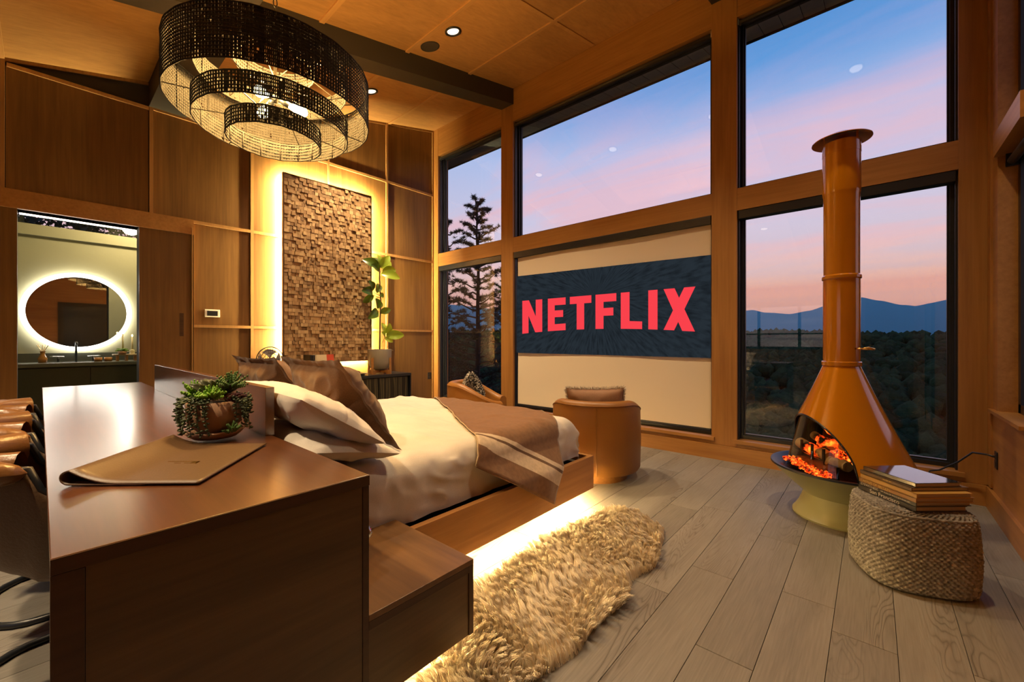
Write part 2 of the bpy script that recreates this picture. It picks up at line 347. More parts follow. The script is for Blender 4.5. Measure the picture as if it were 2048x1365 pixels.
def window(n, x0, x1, z0, z1, label):
    b = MB(); y0, y1, t = W+0.10, W+0.17, 0.034
    b.box(x0, x0+t, y0, y1, z0, z1).box(x1-t, x1, y0, y1, z0, z1).box(x0+t, x1-t, y0, y1, z0, z0+t).box(x0+t, x1-t, y0, y1, z1-t, z1)
    t2 = t + 0.014
    b.box(x0, x0+0.012, W+0.035, y0, z0, z1).box(x1-0.012, x1, W+0.035, y0, z0, z1)
    b.box(x0+t, x0+t2, y0+0.03, y1-0.01, z0+t, z1-t).box(x1-t2, x1-t, y0+0.03, y1-0.01, z0+t, z1-t).box(x0+t2, x1-t2, y0+0.03, y1-0.01, z0+t, z0+t2).box(x0+t2, x1-t2, y0+0.03, y1-0.01, z1-t2, z1-t)
    o = struct('window_%d' % n, b, M['black'], label, cat='window')
    part('pane', MB().box(x0+t2-0.005, x1-t2+0.005, W+0.135, W+0.143, z0+t2-0.005, z1-t2+0.005), M['glass'], o)
window(1, *bays[0], 0.222, 2.49, 'narrow lower window with the pine tree outside')
window(2, *bays[0], 2.708, HD, 'narrow upper window showing the pine top')
window(3, *bays[1], 0.222, 2.49, 'lower window covered by the projection shade')
window(4, *bays[1], 2.708, HD, 'wide upper window of sky above the projection shade')
window(5, *bays[2], 0.222, 2.49, 'lower window behind the orange stove')
window(6, *bays[2], 2.708, HD, 'upper window of sky above the stove cap')

# rollers of the rolled-up shades
def roller(x0, x1, z, label):
    t = thing('roller_shade', label, 'shade', ((x0+x1)/2, W+0.04, z), 0, 'rolled-up window shades'); w = (x1-x0)/2 - 0.012
    part('roller', MB().tube([(-w,0,0),(w,0,0)], 0.026, 16), M['shadedark'], t, smooth=True)
    part('hem_bar', MB().box(-w+0.02, w-0.02, -0.028, -0.016, -0.040, -0.022), M['black'], t)
    for s in (-1, 1): part('bracket', MB().box(s*(w+0.004)-0.006, s*(w+0.004)+0.006, -0.03, 0.03, -0.03, 0.034), M['chrome'], t)
M['shadedark'] = plain('dark_shade_cloth', (0.05, 0.042, 0.03), 0.5)
roller(*bays[0], HD-0.045, 'dark roller shade rolled up over the narrow upper window')
roller(*bays[1], HD-0.045, 'dark roller shade rolled up over the wide upper window')
roller(*bays[2], HD-0.045, 'dark roller shade rolled up over the upper stove window')
def cassette(x0, x1, label):
    o = solo('shade_cassette', MB().box(x0+0.01, x1-0.01, -0.05, 0.05, -0.042, 0.043, 0.006), M['black'], label, 'shade', (0, W+0.055, 2.447)); return o
cassette(*bays[0], 'black shade cassette in the narrow lower window head')
cassette(*bays[2], 'black shade cassette behind the stove pipe')

# projection shade with the picture on it
def shade_mat():
    m, t, b = mat_new('cream_screen'); N = t.nodes
    b.inputs['Base Color'].default_value = (0.80, 0.68, 0.48, 1); b.inputs['Roughness'].default_value = 0.85
    tr = N.new('ShaderNodeBsdfTranslucent'); tr.inputs[0].default_value = (0.7, 0.62, 0.5, 1)
    mx = N.new('ShaderNodeMixShader'); mx.inputs[0].default_value = 0.12
    t.links.new(b.outputs[0], mx.inputs[1]); t.links.new(tr.outputs[0], mx.inputs[2]); t.links.new(mx.outputs[0], N['Material Output'].inputs[0]); return m
ps = thing('projection_shade', 'cream roller shade pulled down as a projection screen with a red logo', 'shade', (0, W+0.045, 0))
part('cassette', MB().box(-3.928, -1.251, -0.045, 0.055, 2.405, 2.489, 0.005), M['black'], ps)
def fab(u, v):
    x = -3.885 + u*2.625; z = 0.285 + v*2.125
    return (x, 0.006*math.sin(u*7+v*3) + 0.004*noise.noise(Vector((u*5, v*4, 0))), z)
part('fabric', MB().grid(fab, 40, 30), shade_mat(), ps, smooth=True)
part('hem_bar', MB().box(-3.885, -1.26, -0.008, 0.012, 0.272, 0.292, 0.003), M['black'], ps)
def proj_mat():
    m, t, b = mat_new('projected_picture'); N = t.nodes; Lk = t.links.new
    c = N.new('ShaderNodeTexCoord'); mp = N.new('ShaderNodeMapping'); mp.inputs['Location'].default_value = (2.6, 0, -1.75)
    Lk(c.outputs['Object'], mp.inputs[0])
    gr = N.new('ShaderNodeSeparateXYZ'); Lk(mp.outputs[0], gr.inputs[0])
    at = N.new('ShaderNodeMath'); at.operation = 'ARCTAN2'; Lk(gr.outputs[0], at.inputs[0]); Lk(gr.outputs[2], at.inputs[1])
    ln = N.new('ShaderNodeVectorMath'); ln.operation = 'LENGTH'; Lk(mp.outputs[0], ln.inputs[0])
    cb = N.new('ShaderNodeCombineXYZ'); Lk(at.outputs[0], cb.inputs[0]); 
    mul = N.new('ShaderNodeMath'); mul.operation = 'MULTIPLY'; mul.inputs[1].default_value = 0.25; Lk(ln.outputs['Value'], mul.inputs[0]); Lk(mul.outputs[0], cb.inputs[1])
    nz = N.new('ShaderNodeTexNoise'); nz.inputs['Scale'].default_value = 26; nz.inputs['Detail'].default_value = 4; Lk(cb.outputs[0], nz.inputs['Vector'])
    r = cramp(t, [(0.42, sc(38, 46, 53)), (0.72, sc(24, 29, 34))], nz.outputs['Fac'])
    b.inputs['Base Color'].default_value = (0, 0, 0, 1); b.inputs['Specular IOR Level'].default_value = 0.0
    Lk(r.outputs[0], b.inputs['Emission Color']); b.inputs['Emission Strength'].default_value = 0.76
    return m
part('projected_picture', MB().hexa([(-3.893,-0.016,1.03),(-1.258,-0.016,1.025),(-1.258,-0.012,1.025),(-3.893,-0.012,1.03),(-3.893,-0.016,2.14),(-1.258,-0.016,2.09),(-1.258,-0.012,2.09),(-3.893,-0.012,2.14)]), proj_mat(), ps)
M['red'] = emis('projected_red', sc(250, 66, 76), 0.76); M['red'].node_tree.nodes['Principled BSDF'].inputs['Specular IOR Level'].default_value = 0
def letter(polys):
    b = MB(); y0, y1 = -0.0185, -0.0155
    for P in polys:
        k = len(P); b.add([(x, y0, z) for x, z in P] + [(x, y1, z) for x, z in P], [tuple(range(k)), tuple(range(2*k-1, k-1, -1))] + [(i, k+i, k+(i+1) % k, (i+1) % k) for i in range(k)])
    return b
t_ = 0.112
def zb(x): return 1.350 - 0.049 * ((x + 2.62) / 1.2) ** 2     # the logo's lower edge bows
zt = 1.776
lets = {
 'N': [[(-3.785, zb(-3.785)), (-3.785+t_, zb(-3.67)), (-3.785+t_, zt), (-3.785, zt)], [(-3.43-t_, zb(-3.54)), (-3.43, zb(-3.43)), (-3.43, zt), (-3.43-t_, zt)], [(-3.785+0.002, zt), (-3.43-t_-0.01, zb(-3.5)), (-3.43, zb(-3.43)), (-3.785+t_+0.008, zt)]],
 'E': [[(-3.333, zb(-3.333)), (-3.221, zb(-3.221)), (-3.221, zt), (-3.333, zt)], [(-3.221, zt-0.095), (-3.046, zt-0.095), (-3.046, zt), (-3.221, zt)], [(-3.221, 1.52), (-3.085, 1.52), (-3.085, 1.61), (-3.221, 1.61)], [(-3.221, zb(-3.22)), (-3.046, zb(-3.046)), (-3.046, zb(-3.046)+0.088), (-3.221, zb(-3.22)+0.088)]],
 'T': [[(-2.978, zt-0.095), (-2.66, zt-0.095), (-2.66, zt), (-2.978, zt)], [(-2.874, zb(-2.87)), (-2.764, zb(-2.76)), (-2.764, zt-0.095), (-2.874, zt-0.095)]],
 'F': [[(-2.600, zb(-2.6)), (-2.490, zb(-2.5)), (-2.490, zt), (-2.600, zt)], [(-2.490, zt-0.095), (-2.319, zt-0.095), (-2.319, zt), (-2.490, zt)], [(-2.490, 1.51), (-2.358, 1.51), (-2.358, 1.605), (-2.490, 1.605)]],
 'L': [[(-2.260, zb(-2.26)), (-2.150, zb(-2.15)), (-2.150, zt), (-2.260, zt)], [(-2.150, zb(-2.15)), (-1.996, zb(-1.996)), (-1.996, zb(-1.996)+0.088), (-2.150, zb(-2.15)+0.092)]],
 'I': [[(-1.922, zb(-1.92)), (-1.816, zb(-1.816)), (-1.816, zt), (-1.922, zt)]],
 'X': [[(-1.747, zt), (-1.545, zb(-1.52)), (-1.414, zb(-1.41)), (-1.627, zt)], [(-1.410-0.115, zt), (-1.747, zb(-1.75)), (-1.632, zb(-1.63)), (-1.410, zt)]]}
for k, P in lets.items(): part('letter_' + k.lower(), letter(P), M['red'], ps)

# ------------------------------------------------------------------ right wall: knee wall, posts, glazing
T2 = 0.17
wr = MB().box(XR, XR+T2, YB, W+D, 0, 0.70).box(XR, XR+T2, YB, 3.6, 0.70, 4.6).box(XR, XR+T2, 4.28, W+D, 0.70, cz(W))
struct('wall_right', wr, M['posty'], 'right-hand wall with knee wall and tall windows', cat='wall')
struct('trim_%d' % n, MB().box(XR-0.012, XR, 4.425, 4.52, 0.16, cz(4.42)-0.02), M['postz'], 'cedar corner strip on the right wall', cat='trim'); n += 1
struct('trim_%d' % n, MB().box(XR-0.02, XR+T2, 3.6, 4.28, 2.45, 2.60), M['posty'], 'pale window rail on the right wall', cat='rail'); n += 1
struct('trim_%d' % n, MB().box(XR-0.025, XR+T2, 3.6, 4.42, 0.70, 0.722), M['posty'], 'window ledge of the right wall', cat='sill'); n += 1
struct('trim_%d' % n, MB().hexa([(XR,3.6,4.0),(XR+T2,3.6,4.0),(XR+T2,4.28,4.5),(XR,4.28,4.5),(XR,3.6,cz(3.6)),(XR+T2,3.6,cz(3.6)),(XR+T2,4.28,cz(4.28)),(XR,4.28,cz(4.28))]), M['posty'], 'sloped header over the right wall windows', cat='trim'); n += 1
struct('baseboard_right', MB().box(XR-0.022, XR, YB, W-0.022, 0, 0.150), M['posty'], 'cedar baseboard of the right wall', cat='baseboard')
for k, (z0, z1, y1_) in enumerate(((0.722, 2.45, 4.28), (2.60, 4.05, 4.28))):
    b = MB(); y0 = 3.6; t = 0.06; X0, X1 = XR+0.09, XR+0.15
    b.box(X0, X1, y0, y0+t, z0, z1).box(X0, X1, y1_-t, y1_, z0, z1).box(X0, X1, y0, y1_, z0, z0+t).box(X0, X1, y0, y1_, z1-t, z1)
    o = struct('window_%d' % (7+k), b, M['black'], ('lower' if k == 0 else 'upper') + ' window of the right wall', cat='window')
    part('pane', MB().box(XR+0.115, XR+0.122, y0+t, y1_-t, z0+t, z1-t), M['glass'], o)
rs = thing('roller_shade', 'dark roller shade bracket under the pale rail of the right wall', 'shade', (XR+0.06, 3.94, 2.40))
part('roller', MB().tube([(0,-0.3,0),(0,0.3,0)], 0.026, 12), M['shadedark'], rs, smooth=True)
part('bracket', MB().box(-0.03, 0.035, 0.3, 0.315, -0.035, 0.05), M['black'], rs)

d2 = struct('door_2', MB().box(XR-0.03, XR-0.001, 0.30, 0.40, 0, 2.2).box(XR-0.03, XR-0.001, 1.20, 1.30, 0, 2.2).box(XR-0.03, XR-0.001, 0.40, 1.20, 2.1, 2.2), M['beam'], 'dark framed door seen in the bathroom mirror', cat='door')
part('door_leaf', MB().box(XR-0.02, XR-0.001, 0.40, 1.20, 0.0, 2.1), M['black'], d2)
# rear wall, out of view behind the camera, with a strip window
rw = MB().box(-6.1, XR, YB-0.15, YB, 0, 1.0).box(-6.1, XR, YB-0.15, YB, 2.1, 3.3).box(-6.1, -3.0, YB-0.15, YB, 1.0, 2.1).box(-0.5, XR, YB-0.15, YB, 1.0, 2.1)
struct('wall_rear', rw, M['wall'], 'wall behind the chairs', cat='wall')
b = MB()
for x in (-3.0, -2.2, -1.35, -0.56): b.box(x, x+0.06, YB-0.1, YB-0.04, 1.0, 2.1)
b.box(-3.0, -0.5, YB-0.1, YB-0.04, 1.0, 1.06).box(-3.0, -0.5, YB-0.1, YB-0.04, 2.04, 2.1).box(-3.0, -0.5, YB-0.1, YB-0.04, 1.36, 1.39)
o = struct('window_9', b, M['black'], 'strip window behind the chairs', cat='window')
part('pane', MB().box(-2.95, -0.55, YB-0.075, YB-0.068, 1.05, 2.05), M['glass'], o)

# ------------------------------------------------------------------ panelled wall (left), slightly out of square
def lbox(mb, y0, y1, z0, z1, o0, o1, ztop=None):
    """box on the panelled wall; o0..o1 = distance in front of the wall face; tops may follow the ceiling"""
    def P(y, z, o): return (xl(y) + o, y, z)
    za, zb_ = (z1, z1) if ztop is None else (cz(y0)-ztop, cz(y1)-ztop)
    return mb.hexa([P(y0,z0,o0), P(y0,z0,o1), P(y1,z0,o1), P(y1,z0,o0), P(y0,za,o0), P(y0,za,o1), P(y1,zb_,o1), P(y1,zb_,o0)])
DY0, DY1, DZ = -0.139, 0.697, 2.42
wl = MB(); lbox(wl, YB, DY0, 0, 0, -0.16, -0.012, 0); lbox(wl, DY0, DY1, DZ, 0, -0.16, -0.012, 0); lbox(wl, DY1, W+0.1, 0, 0, -0.16, -0.012, 0)
wl = struct('wall_left', wl, M['dark'], 'wall of mahogany panels and battens with the backlit art', cat='wall')
cols = [(-2.55, -1.25), (-1.22, -0.245), (-0.209, 0.777), (0.812, 1.733), (1.766, 2.69), (2.715, 3.605), (3.64, 4.515)]
rows = [(0.16, 1.355), (1.39, 2.555), (2.59, 3.715), (3.75, None)]
G = 0.004
for ci, (a, b_) in enumerate(cols):
    for ri, (z0, z1) in enumerate(rows):
        y0, y1 = a, b_
        if ci == 2 and ri < 2: continue
        if ci == 3 and ri < 2: y0 = 1.163
        if z1 is None:
            if cz(y0) - 0.03 <= z0 + 0.03: continue
            part('panel', lbox(MB(), y0+G, y1-G, z0+G, 0, -0.012, 0.0, 0.03), M['wall'], wl)
        else: part('panel', lbox(MB(), y0+G, y1-G, z0+G, min(z1-G, cz(y0)-0.03), -0.012, 0.0), M['wall'], wl)
# around the door: jamb panel at left
part('panel', lbox(MB(), -0.241, DY0, 0.0, 2.44, -0.012, 0.004), M['wall'], wl)
part('door_head', lbox(MB(), -0.26, 1.16, DZ, 2.59, -0.16, 0.03), M['postx'], wl)
def vb(y, z0, z1, top=False, w=0.033, d=0.018): part('batten', lbox(MB(), y-w/2, y+w/2, z0, z1, -0.005, d, 0.005 if top else None), M['batten'], wl)
for y in (-1.235, -0.227, 0.795, 1.75, 3.622): vb(y, 2.59 if y < 1.2 else 0.0, 0, True)
vb(-1.235, 0, 2.57); vb(4.51, 0, 0, True)
vb(2.70, 3.40, 0, True, 0.026)
for z in (1.3725, 2.5725, 3.7325):
    for a, b_ in zip((-2.55, -1.22, -0.21, 0.812, 1.767, 3.639), (-1.25, -0.245, 0.778, 1.733, 3.605, 4.493)):
        if z < 2.6 and a in (-0.21,): continue
        if z < 2.0 and a == 0.812: a = 1.165
        if z > cz(a) - 0.06: continue
        part('batten', lbox(MB(), a, b_, z-0.0175, z+0.0175, -0.005, 0.018), M['batten'], wl)
for a, b_ in zip((-2.55, 0.812+0.35, 1.767, 3.639), (DY0, 1.733, 3.605, 4.493)): part('baseboard_piece', lbox(MB(), a, b_, 0.0, 0.15, -0.005, 0.02), M['postz'], wl)
# inclined batten under the ceiling, left of the cross beam
part('batten', lbox(MB(), -0.2, 0.775, 3.70, 3.735, -0.005, 0.02), M['batten'], wl)
part('batten', MB().hexa([(xl(YB)-0.005,YB,cz(YB)-0.032),(xl(YB)+0.016,YB,cz(YB)-0.032),(xl(W)+0.016,W,cz(W)-0.032),(xl(W)-0.005,W,cz(W)-0.032),(xl(YB)-0.005,YB,cz(YB)),(xl(YB)+0.016,YB,cz(YB)),(xl(W)+0.016,W,cz(W)),(xl(W)-0.005,W,cz(W))]), M['wall'], wl)

# pocket door, half open, far edge trim of pale wood, raised to catch the art's backlight
dr = struct('door_1', lbox(MB(), DY1, 1.142, 0.01, 2.50, -0.012, 0.012), M['wall'], 'half open wooden sliding door beside the bathroom', cat='door')
part('handle', lbox(MB(), 1.035, 1.073, 1.255, 1.515, 0.010, 0.0135), M['deskedge'], dr)
part('edge_trim', lbox(MB(), 1.142, 1.152, 0.15, 2.50, -0.005, 0.034), M['batten'], dr)

# thermostat and outlets
th = thing('thermostat', 'white framed thermostat with a dark screen on the panelled wall', 'thermostat', (xl(1.34)+0.001, 1.34, 1.527))
part('housing', MB().box(0, 0.018, -0.075, 0.075, -0.045, 0.045, 0.004), plain('thermo_white', (0.75, 0.7, 0.6), 0.4), th)
part('screen', MB().box(0.017, 0.0195, -0.052, 0.052, -0.03, 0.028), plain('thermo_screen', (0.02, 0.022, 0.025), 0.15), th)
def outlet(loc, rz, lab):
    t = thing('power_outlet', lab, 'outlet', loc, rz)
    part('plate', MB().box(0, 0.006, -0.036, 0.036, -0.058, 0.058, 0.002), M['black'], t)
    for s in (-1, 1): part('socket', MB().box(0.005, 0.009, -0.017, 0.017, s*0.025-0.016, s*0.025+0.016), plain('socket_dark', (0.03, 0.03, 0.03), 0.3), t)
outlet((xl(4.44)+0.001, 4.44, 0.60), 0, 'black outlet plate on the panelled wall by the corner post')
outlet((XR-0.001, 4.30, 0.385), PI, 'black outlet plate on the right knee wall with the stove cord')

# ------------------------------------------------------------------ bathroom beyond the opening
BX = -7.6
M['green'] = plain('green_plaster', (0.26, 0.25, 0.15), 0.7, bump=0.15, bscale=14)
M['greend'] = plain('green_cabinet', (0.05, 0.055, 0.042), 0.35)
bx1 = -6.12
struct('wall_bathroom', MB().box(BX-0.12, BX, -1.1, 1.9, 0, 2.60).box(BX-0.12, BX, -1.1, 1.9, 2.745, 3.0), M['green'], 'olive green bathroom wall behind the lit mirror', cat='wall')
struct('wall_bathroom_side', MB().box(BX, bx1, 1.8, 1.9, 0, 3.0), M['green'], 'olive green bathroom side wall past the candles', cat='wall')
struct('wall_bathroom_end', MB().box(BX, bx1, -1.1, -1.0, 0, 3.0), M['green'], 'olive green bathroom side wall past the vase', cat='wall')
struct('wall_bathroom_front', MB().box(bx1, bx1+0.05, -1.1, DY0-0.01, 0, 3.0).box(bx1, bx1+0.05, DY1+0.01, 1.9, 0, 3.0), M['green'], 'bathroom face of the door wall', cat='wall')
struct('ceiling_bathroom', MB().box(BX-0.12, bx1+0.04, -1.1, 1.9, 3.0, 3.05), M['green'], 'bathroom ceiling', cat='ceiling')
struct('floor_bathroom', MB().box(BX, -5.9, -1.1, 1.9, -0.1, -0.013), plain('bath_floor', (0.12, 0.11, 0.09), 0.5), 'dark bathroom floor', cat='floor')
struct('trim_%d' % n, MB().box(BX, BX+0.05, -1.0, 1.8, 2.47, 2.60), M['green'], 'olive ledge under the bathroom clerestory', cat='ledge'); n += 1
o = struct('window_10', MB().box(BX-0.07, BX-0.03, -1.0, 1.8, 2.595, 2.61).box(BX-0.07, BX-0.03, -1.0, 1.8, 2.735, 2.75), M['black'], 'clerestory strip window above the lit mirror', cat='window')
part('pane', MB().box(BX-0.055, BX-0.048, -1.0, 1.8, 2.60, 2.745), M['glass'], o)
M['ledw'] = emis('led_white', (1.0, 0.86, 0.66), 5.0)
solo('door_light', MB().box(-0.015, 0.015, DY0+0.01, DY1-0.01, -0.006, 0.006), M['ledw'], 'thin white light strip along the bathroom door head', 'light strip', (-6.09, 0, 2.411))
mi = thing('round_mirror', 'round bathroom mirror with a glowing white ring', 'mirror', (BX+0.03, 0.326, 1.565))
def ringx(r0, r1, x0, x1, n=72):
    b = MB(); V = []; 
    for i in range(n):
        a = 2*PI*i/n
        for r, x in ((r0,x0),(r1,x0),(r1,x1),(r0,x1)): V.append((x, r*math.cos(a), r*math.sin(a)))
    Fc = []
    for i in range(n):
        j = (i+1) % n
        for q in range(4): Fc.append((i*4+q, i*4+(q+1) % 4, j*4+(q+1) % 4, j*4+q))
    return b.add(V, Fc)
def discx(r, x0, x1, n=64):
    b = MB(); V = [(x, r*math.cos(2*PI*i/n), r*math.sin(2*PI*i/n)) for x in (x0, x1) for i in range(n)]
    return b.add(V, [tuple(range(n))[::-1], tuple(range(n, 2*n))] + [(i, (i+1) % n, n+(i+1) % n, n+i) for i in range(n)])
part('glow_ring', ringx(0.442, 0.49, 0.0, 0.03), emis('mirror_led', (1.0, 0.93, 0.82), 11.0), mi)
part('mirror_glass', discx(0.445, -0.005, 0.02), plain('mirror', (0.75, 0.75, 0.75), 0.02, 1.0), mi)
part('back_plate', discx(0.40, -0.03, -0.004), M['black'], mi)
va = thing('vanity', 'dark green bathroom vanity with a stone top', 'vanity', (BX+0.006, 0.3, 0))
part('cabinet', MB().box(0.0, 0.46, -1.29, 1.49, 0.1, 0.90), M['greend'], va)
for y in (-1.28, -0.59, 0.10, 0.79): part('door', MB().box(0.46, 0.478, y+0.004, y+0.686, 0.12, 0.885, 0.002), M['greend'], va)
part('countertop', MB().box(0.0, 0.52, -1.295, 1.495, 0.90, 0.945, 0.004), plain('vanity_top', (0.10, 0.105, 0.085), 0.3), va)
part('backsplash', MB().box(0.0, 0.02, -1.295, 1.495, 0.945, 1.05), M['greend'], va)
part('sink', MB().box(0.12, 0.44, -0.25, 0.25, 0.943, 0.9475, 0.001), plain('sink_dark', (0.03, 0.03, 0.03), 0.2), va)
fa = thing('faucet', 'black bathroom faucet with two lever handles below the mirror', 'faucet', (BX+0.10, 0.297, 0.945))
part('spout', MB().tube([(0,0,0),(0,0,0.2),(0.02,0,0.235),(0.06,0,0.24),(0.14,0,0.235),(0.15,0,0.21)], 0.011, 10), M['black'], fa, smooth=True)
for s in (-1, 1):
    h_ = part('handle', MB().tube([(0,s*0.15,0),(0,s*0.15,0.06)], 0.012, 10), M['black'], fa, smooth=True)
    part('lever', MB().tube([(0,s*0.10,0.062),(0,s*0.22,0.066)], 0.006, 8), M['chrome'], h_, smooth=True)
vs_ = thing('glass_vase', 'small amber glass vase with dried stems beside the faucet', 'vase', (BX+0.3, 0.02, 0.945))
part('vessel', MB().lathe([(0.0,0.0),(0.035,0.0),(0.04,0.05),(0.022,0.09),(0.018,0.12),(0.026,0.135)], 16), plain('amber_glass', (0.35, 0.16, 0.04), 0.1), vs_, smooth=True)
for i in range(5):
    a = i*1.3; part('stem', MB().tube([(0,0,0.05),(0.02*math.cos(a),0.02*math.sin(a),0.15),(0.05*math.cos(a),0.05*math.sin(a),0.21)], 0.003, 5), M['brass'], vs_)
for k, y in enumerate((0.475, 0.565)):
    cu = thing('wooden_cup', ('small wooden cup next to the faucet handle', 'small wooden cup next to the candle tray')[k], 'cup', (BX+0.36, y, 0.945))
    part('wall_ring', MB().lathe([(0.0,0.0),(0.036,0.0),(0.038,0.05),(0.032,0.05),(0.030,0.006),(0.0,0.006)], 18), M['bedwood'], cu, smooth=True, auto=None)
    part('band', MB().lathe([(0.0385,0.012),(0.0395,0.012),(0.0395,0.018),(0.0385,0.018)], 18), M['deskedge'], cu)
tr = thing('wooden_riser', 'pale wooden riser tray on legs holding two candles', 'tray', (BX+0.34, 0.735, 0.945))
part('board', MB().box(-0.07, 0.07, -0.13, 0.13, 0.07, 0.088, 0.005), plain('pale_wood', (0.45, 0.36, 0.22), 0.5), tr)
for sx in (-1, 1):
    for sy in (-0.85, 0, 0.85): part('leg', MB().tube([(sx*0.05, sy*0.1, 0), (sx*0.05, sy*0.1, 0.072)], 0.012, 8), M['bedwood'], tr)
M['flame'] = emis('flame', (1.0, 0.7, 0.25), 8.0); M['wax'] = plain('wax', (0.75, 0.66, 0.42), 0.5)
for k, (y, h_, lab) in enumerate(((-0.035, 0.26, 'taller lit candle in front of the mirror ring'), (0.055, 0.22, 'shorter lit candle near the door edge'))):
    ca = thing('candle', lab, 'candle', (BX+0.34, 0.735+y, 1.033))
    part('holder', MB().lathe([(0,0),(0.026,0),(0.026,0.05),(0.012,0.055),(0,0.055)], 14), M['wax'], ca)
    part('taper', MB().tube([(0,0,0.05),(0,0,h_)], [0.011, 0.008], 10), M['wax'], ca, smooth=True)
    part('flame', MB().ball((0,0,h_+0.018), 0.009, 1, 1, 2.0), M['flame'], ca, smooth=True)
bo = thing('greenery_bowl', 'little clay bowl of green leaves on the riser tray', 'planter', (BX+0.40, 0.69, 1.033))
part('bowl', MB().lathe([(0,0),(0.035,0),(0.045,0.035),(0.04,0.035),(0.0,0.02)], 16), plain('clay', (0.4, 0.2, 0.1), 0.7), bo, smooth=True)
M['leaf_l'] = plain('leaf_light', (0.16, 0.30, 0.04), 0.45)
b = MB()
for i in range(26):
    a = i*2.4; r = 0.012+0.03*random.random(); b.ball((r*math.cos(a), 1.4*r*math.sin(a), 0.04+0.03*random.random()), 0.013, 1, 1.6, 0.6, 1)
part('leaves', b, M['leaf_l'], bo, smooth=True)

# ------------------------------------------------------------------ backlit wood mosaic art
art = thing('mosaic_art', 'tall backlit panel of small wooden blocks on the panelled wall', 'wall art', (xl(2.688)+0.075, 2.688, 0.905), math.atan(-LS))
AW, AH = 1.235, 2.49
part('backing', MB().box(0, 0.012, -AW/2, AW/2, 0, AH), M['dark'], art)
b = MB()
for y0, y1, z0, z1 in ((-AW/2, -AW/2+0.012, 0, AH), (AW/2-0.012, AW/2, 0, AH), (-AW/2, AW/2, 0, 0.012), (-AW/2, AW/2, AH-0.012, AH)): b.box(0, 0.040, y0, y1, z0, z1)
part('edge_frame', b, M['deskedge'], art)
def block_mat():
    m, t, b = mat_new('mosaic_block'); N = t.nodes; Lk = t.links.new
    g = N.new('ShaderNodeNewGeometry')
    r = cramp(t, [(0.0, (0.22, 0.125, 0.05)), (0.35, (0.36, 0.215, 0.09)), (0.75, (0.47, 0.30, 0.135)), (1.0, (0.58, 0.40, 0.20))], g.outputs['Random Per Island'])
    c = N.new('ShaderNodeTexCoord'); nz = N.new('ShaderNodeTexNoise'); nz.inputs['Scale'].default_value = 90; nz.inputs['Detail'].default_value = 4
    Lk(c.outputs['Object'], nz.inputs['Vector'])
    mr = N.new('ShaderNodeMapRange'); mr.inputs['To Min'].default_value = 0.75; mr.inputs['To Max'].default_value = 1.2; Lk(nz.outputs['Fac'], mr.inputs['Value'])
    hv = N.new('ShaderNodeHueSaturation'); Lk(r.outputs[0], hv.inputs['Color']); Lk(mr.outputs[0], hv.inputs['Value']); Lk(hv.outputs[0], b.inputs['Base Color'])
    b.inputs['Roughness'].default_value = 0.7; return m
b = MB(); NR, NCc = 52, 26
zz = 0.014; 
for i in range(NR):
    hgt = (AH - 0.028) / NR; y = -AW/2 + 0.014
    ww = rng.uniform(0.72, 1.28, NCc); ww = ww / ww.sum() * (AW - 0.028)
    for w in ww:
        d = 0.024 + random.choice((0, 0.005, 0.010, 0.015, 0.020)); g_ = 0.0012
        b.box(0.011, d, y+g_, y+w-g_, zz+g_, zz+hgt-g_); y += w
    zz += hgt
o = part('mosaic_blocks', b, block_mat(), art); o['kind'] = 'stuff'
b = MB(); s_ = 0.02
for y0, y1, z0, z1 in ((-AW/2+s_, -AW/2+s_+0.014, s_, AH-s_), (AW/2-s_-0.014, AW/2-s_, s_, AH-s_), (-AW/2+s_, AW/2-s_, s_, s_+0.014), (-AW/2+s_, AW/2-s_, AH-s_-0.014, AH-s_)): b.box(-0.012, -0.0005, y0, y1, z0, z1)
M['ledart'] = emis('led_art', (1.0, 0.78, 0.38), 850.0)
part('led_strip', b, M['ledart'], art)

# ------------------------------------------------------------------ console cabinet
def slab_mat():
    m, t, b = mat_new('live_edge_slab'); N = t.nodes; Lk = t.links.new
    c = N.new('ShaderNodeTexCoord'); mp = N.new('ShaderNodeMapping'); mp.inputs['Scale'].default_value = (3, 5.5, 1.3); Lk(c.outputs['Object'], mp.inputs[0])
    w = N.new('ShaderNodeTexWave'); w.wave_type = 'BANDS'; w.bands_direction = 'Y'; w.inputs['Scale'].default_value = 0.55; w.inputs['Distortion'].default_value = 6; w.inputs['Detail'].default_value = 3; w.inputs['Detail Scale'].default_value = 1.2
    Lk(mp.outputs[0], w.inputs['Vector'])
    r = cramp(t, [(0.3, (0.012, 0.012, 0.009)), (0.5, (0.05, 0.045, 0.022)), (0.75, (0.13, 0.11, 0.05)), (0.9, (0.03, 0.03, 0.02))], w.outputs['Fac'])
    Lk(r.outputs[0], b.inputs['Base Color']); b.inputs['Roughness'].default_value = 0.3; return m
CX = -5.83; CT = 0.715
co = thing('console_cabinet', 'low black console cabinet with wavy dark slab doors under the art', 'cabinet', (-5.84, 2.69, 0))
part('carcass', MB().box(0, 0.49, -1.02, 1.02, 0.08, CT-0.04), M['black'], co)
part('top', MB().box(0, 0.54, -1.04, 1.04, CT-0.04, CT, 0.003), M['black'], co)
for k in range(4): part('door', MB().box(0.491, 0.512, -1.0+k*0.5+0.004, -1.0+(k+1)*0.5-0.004, 0.11, CT-0.05, 0.003), slab_mat() if k == 0 else bpy.data.materials['live_edge_slab'], co)
for s in (-1, 1): part('side_frame', MB().box(0.0, 0.538, s*1.03-0.01, s*1.03+0.01, 0.0, CT-0.04), M['black'], co)

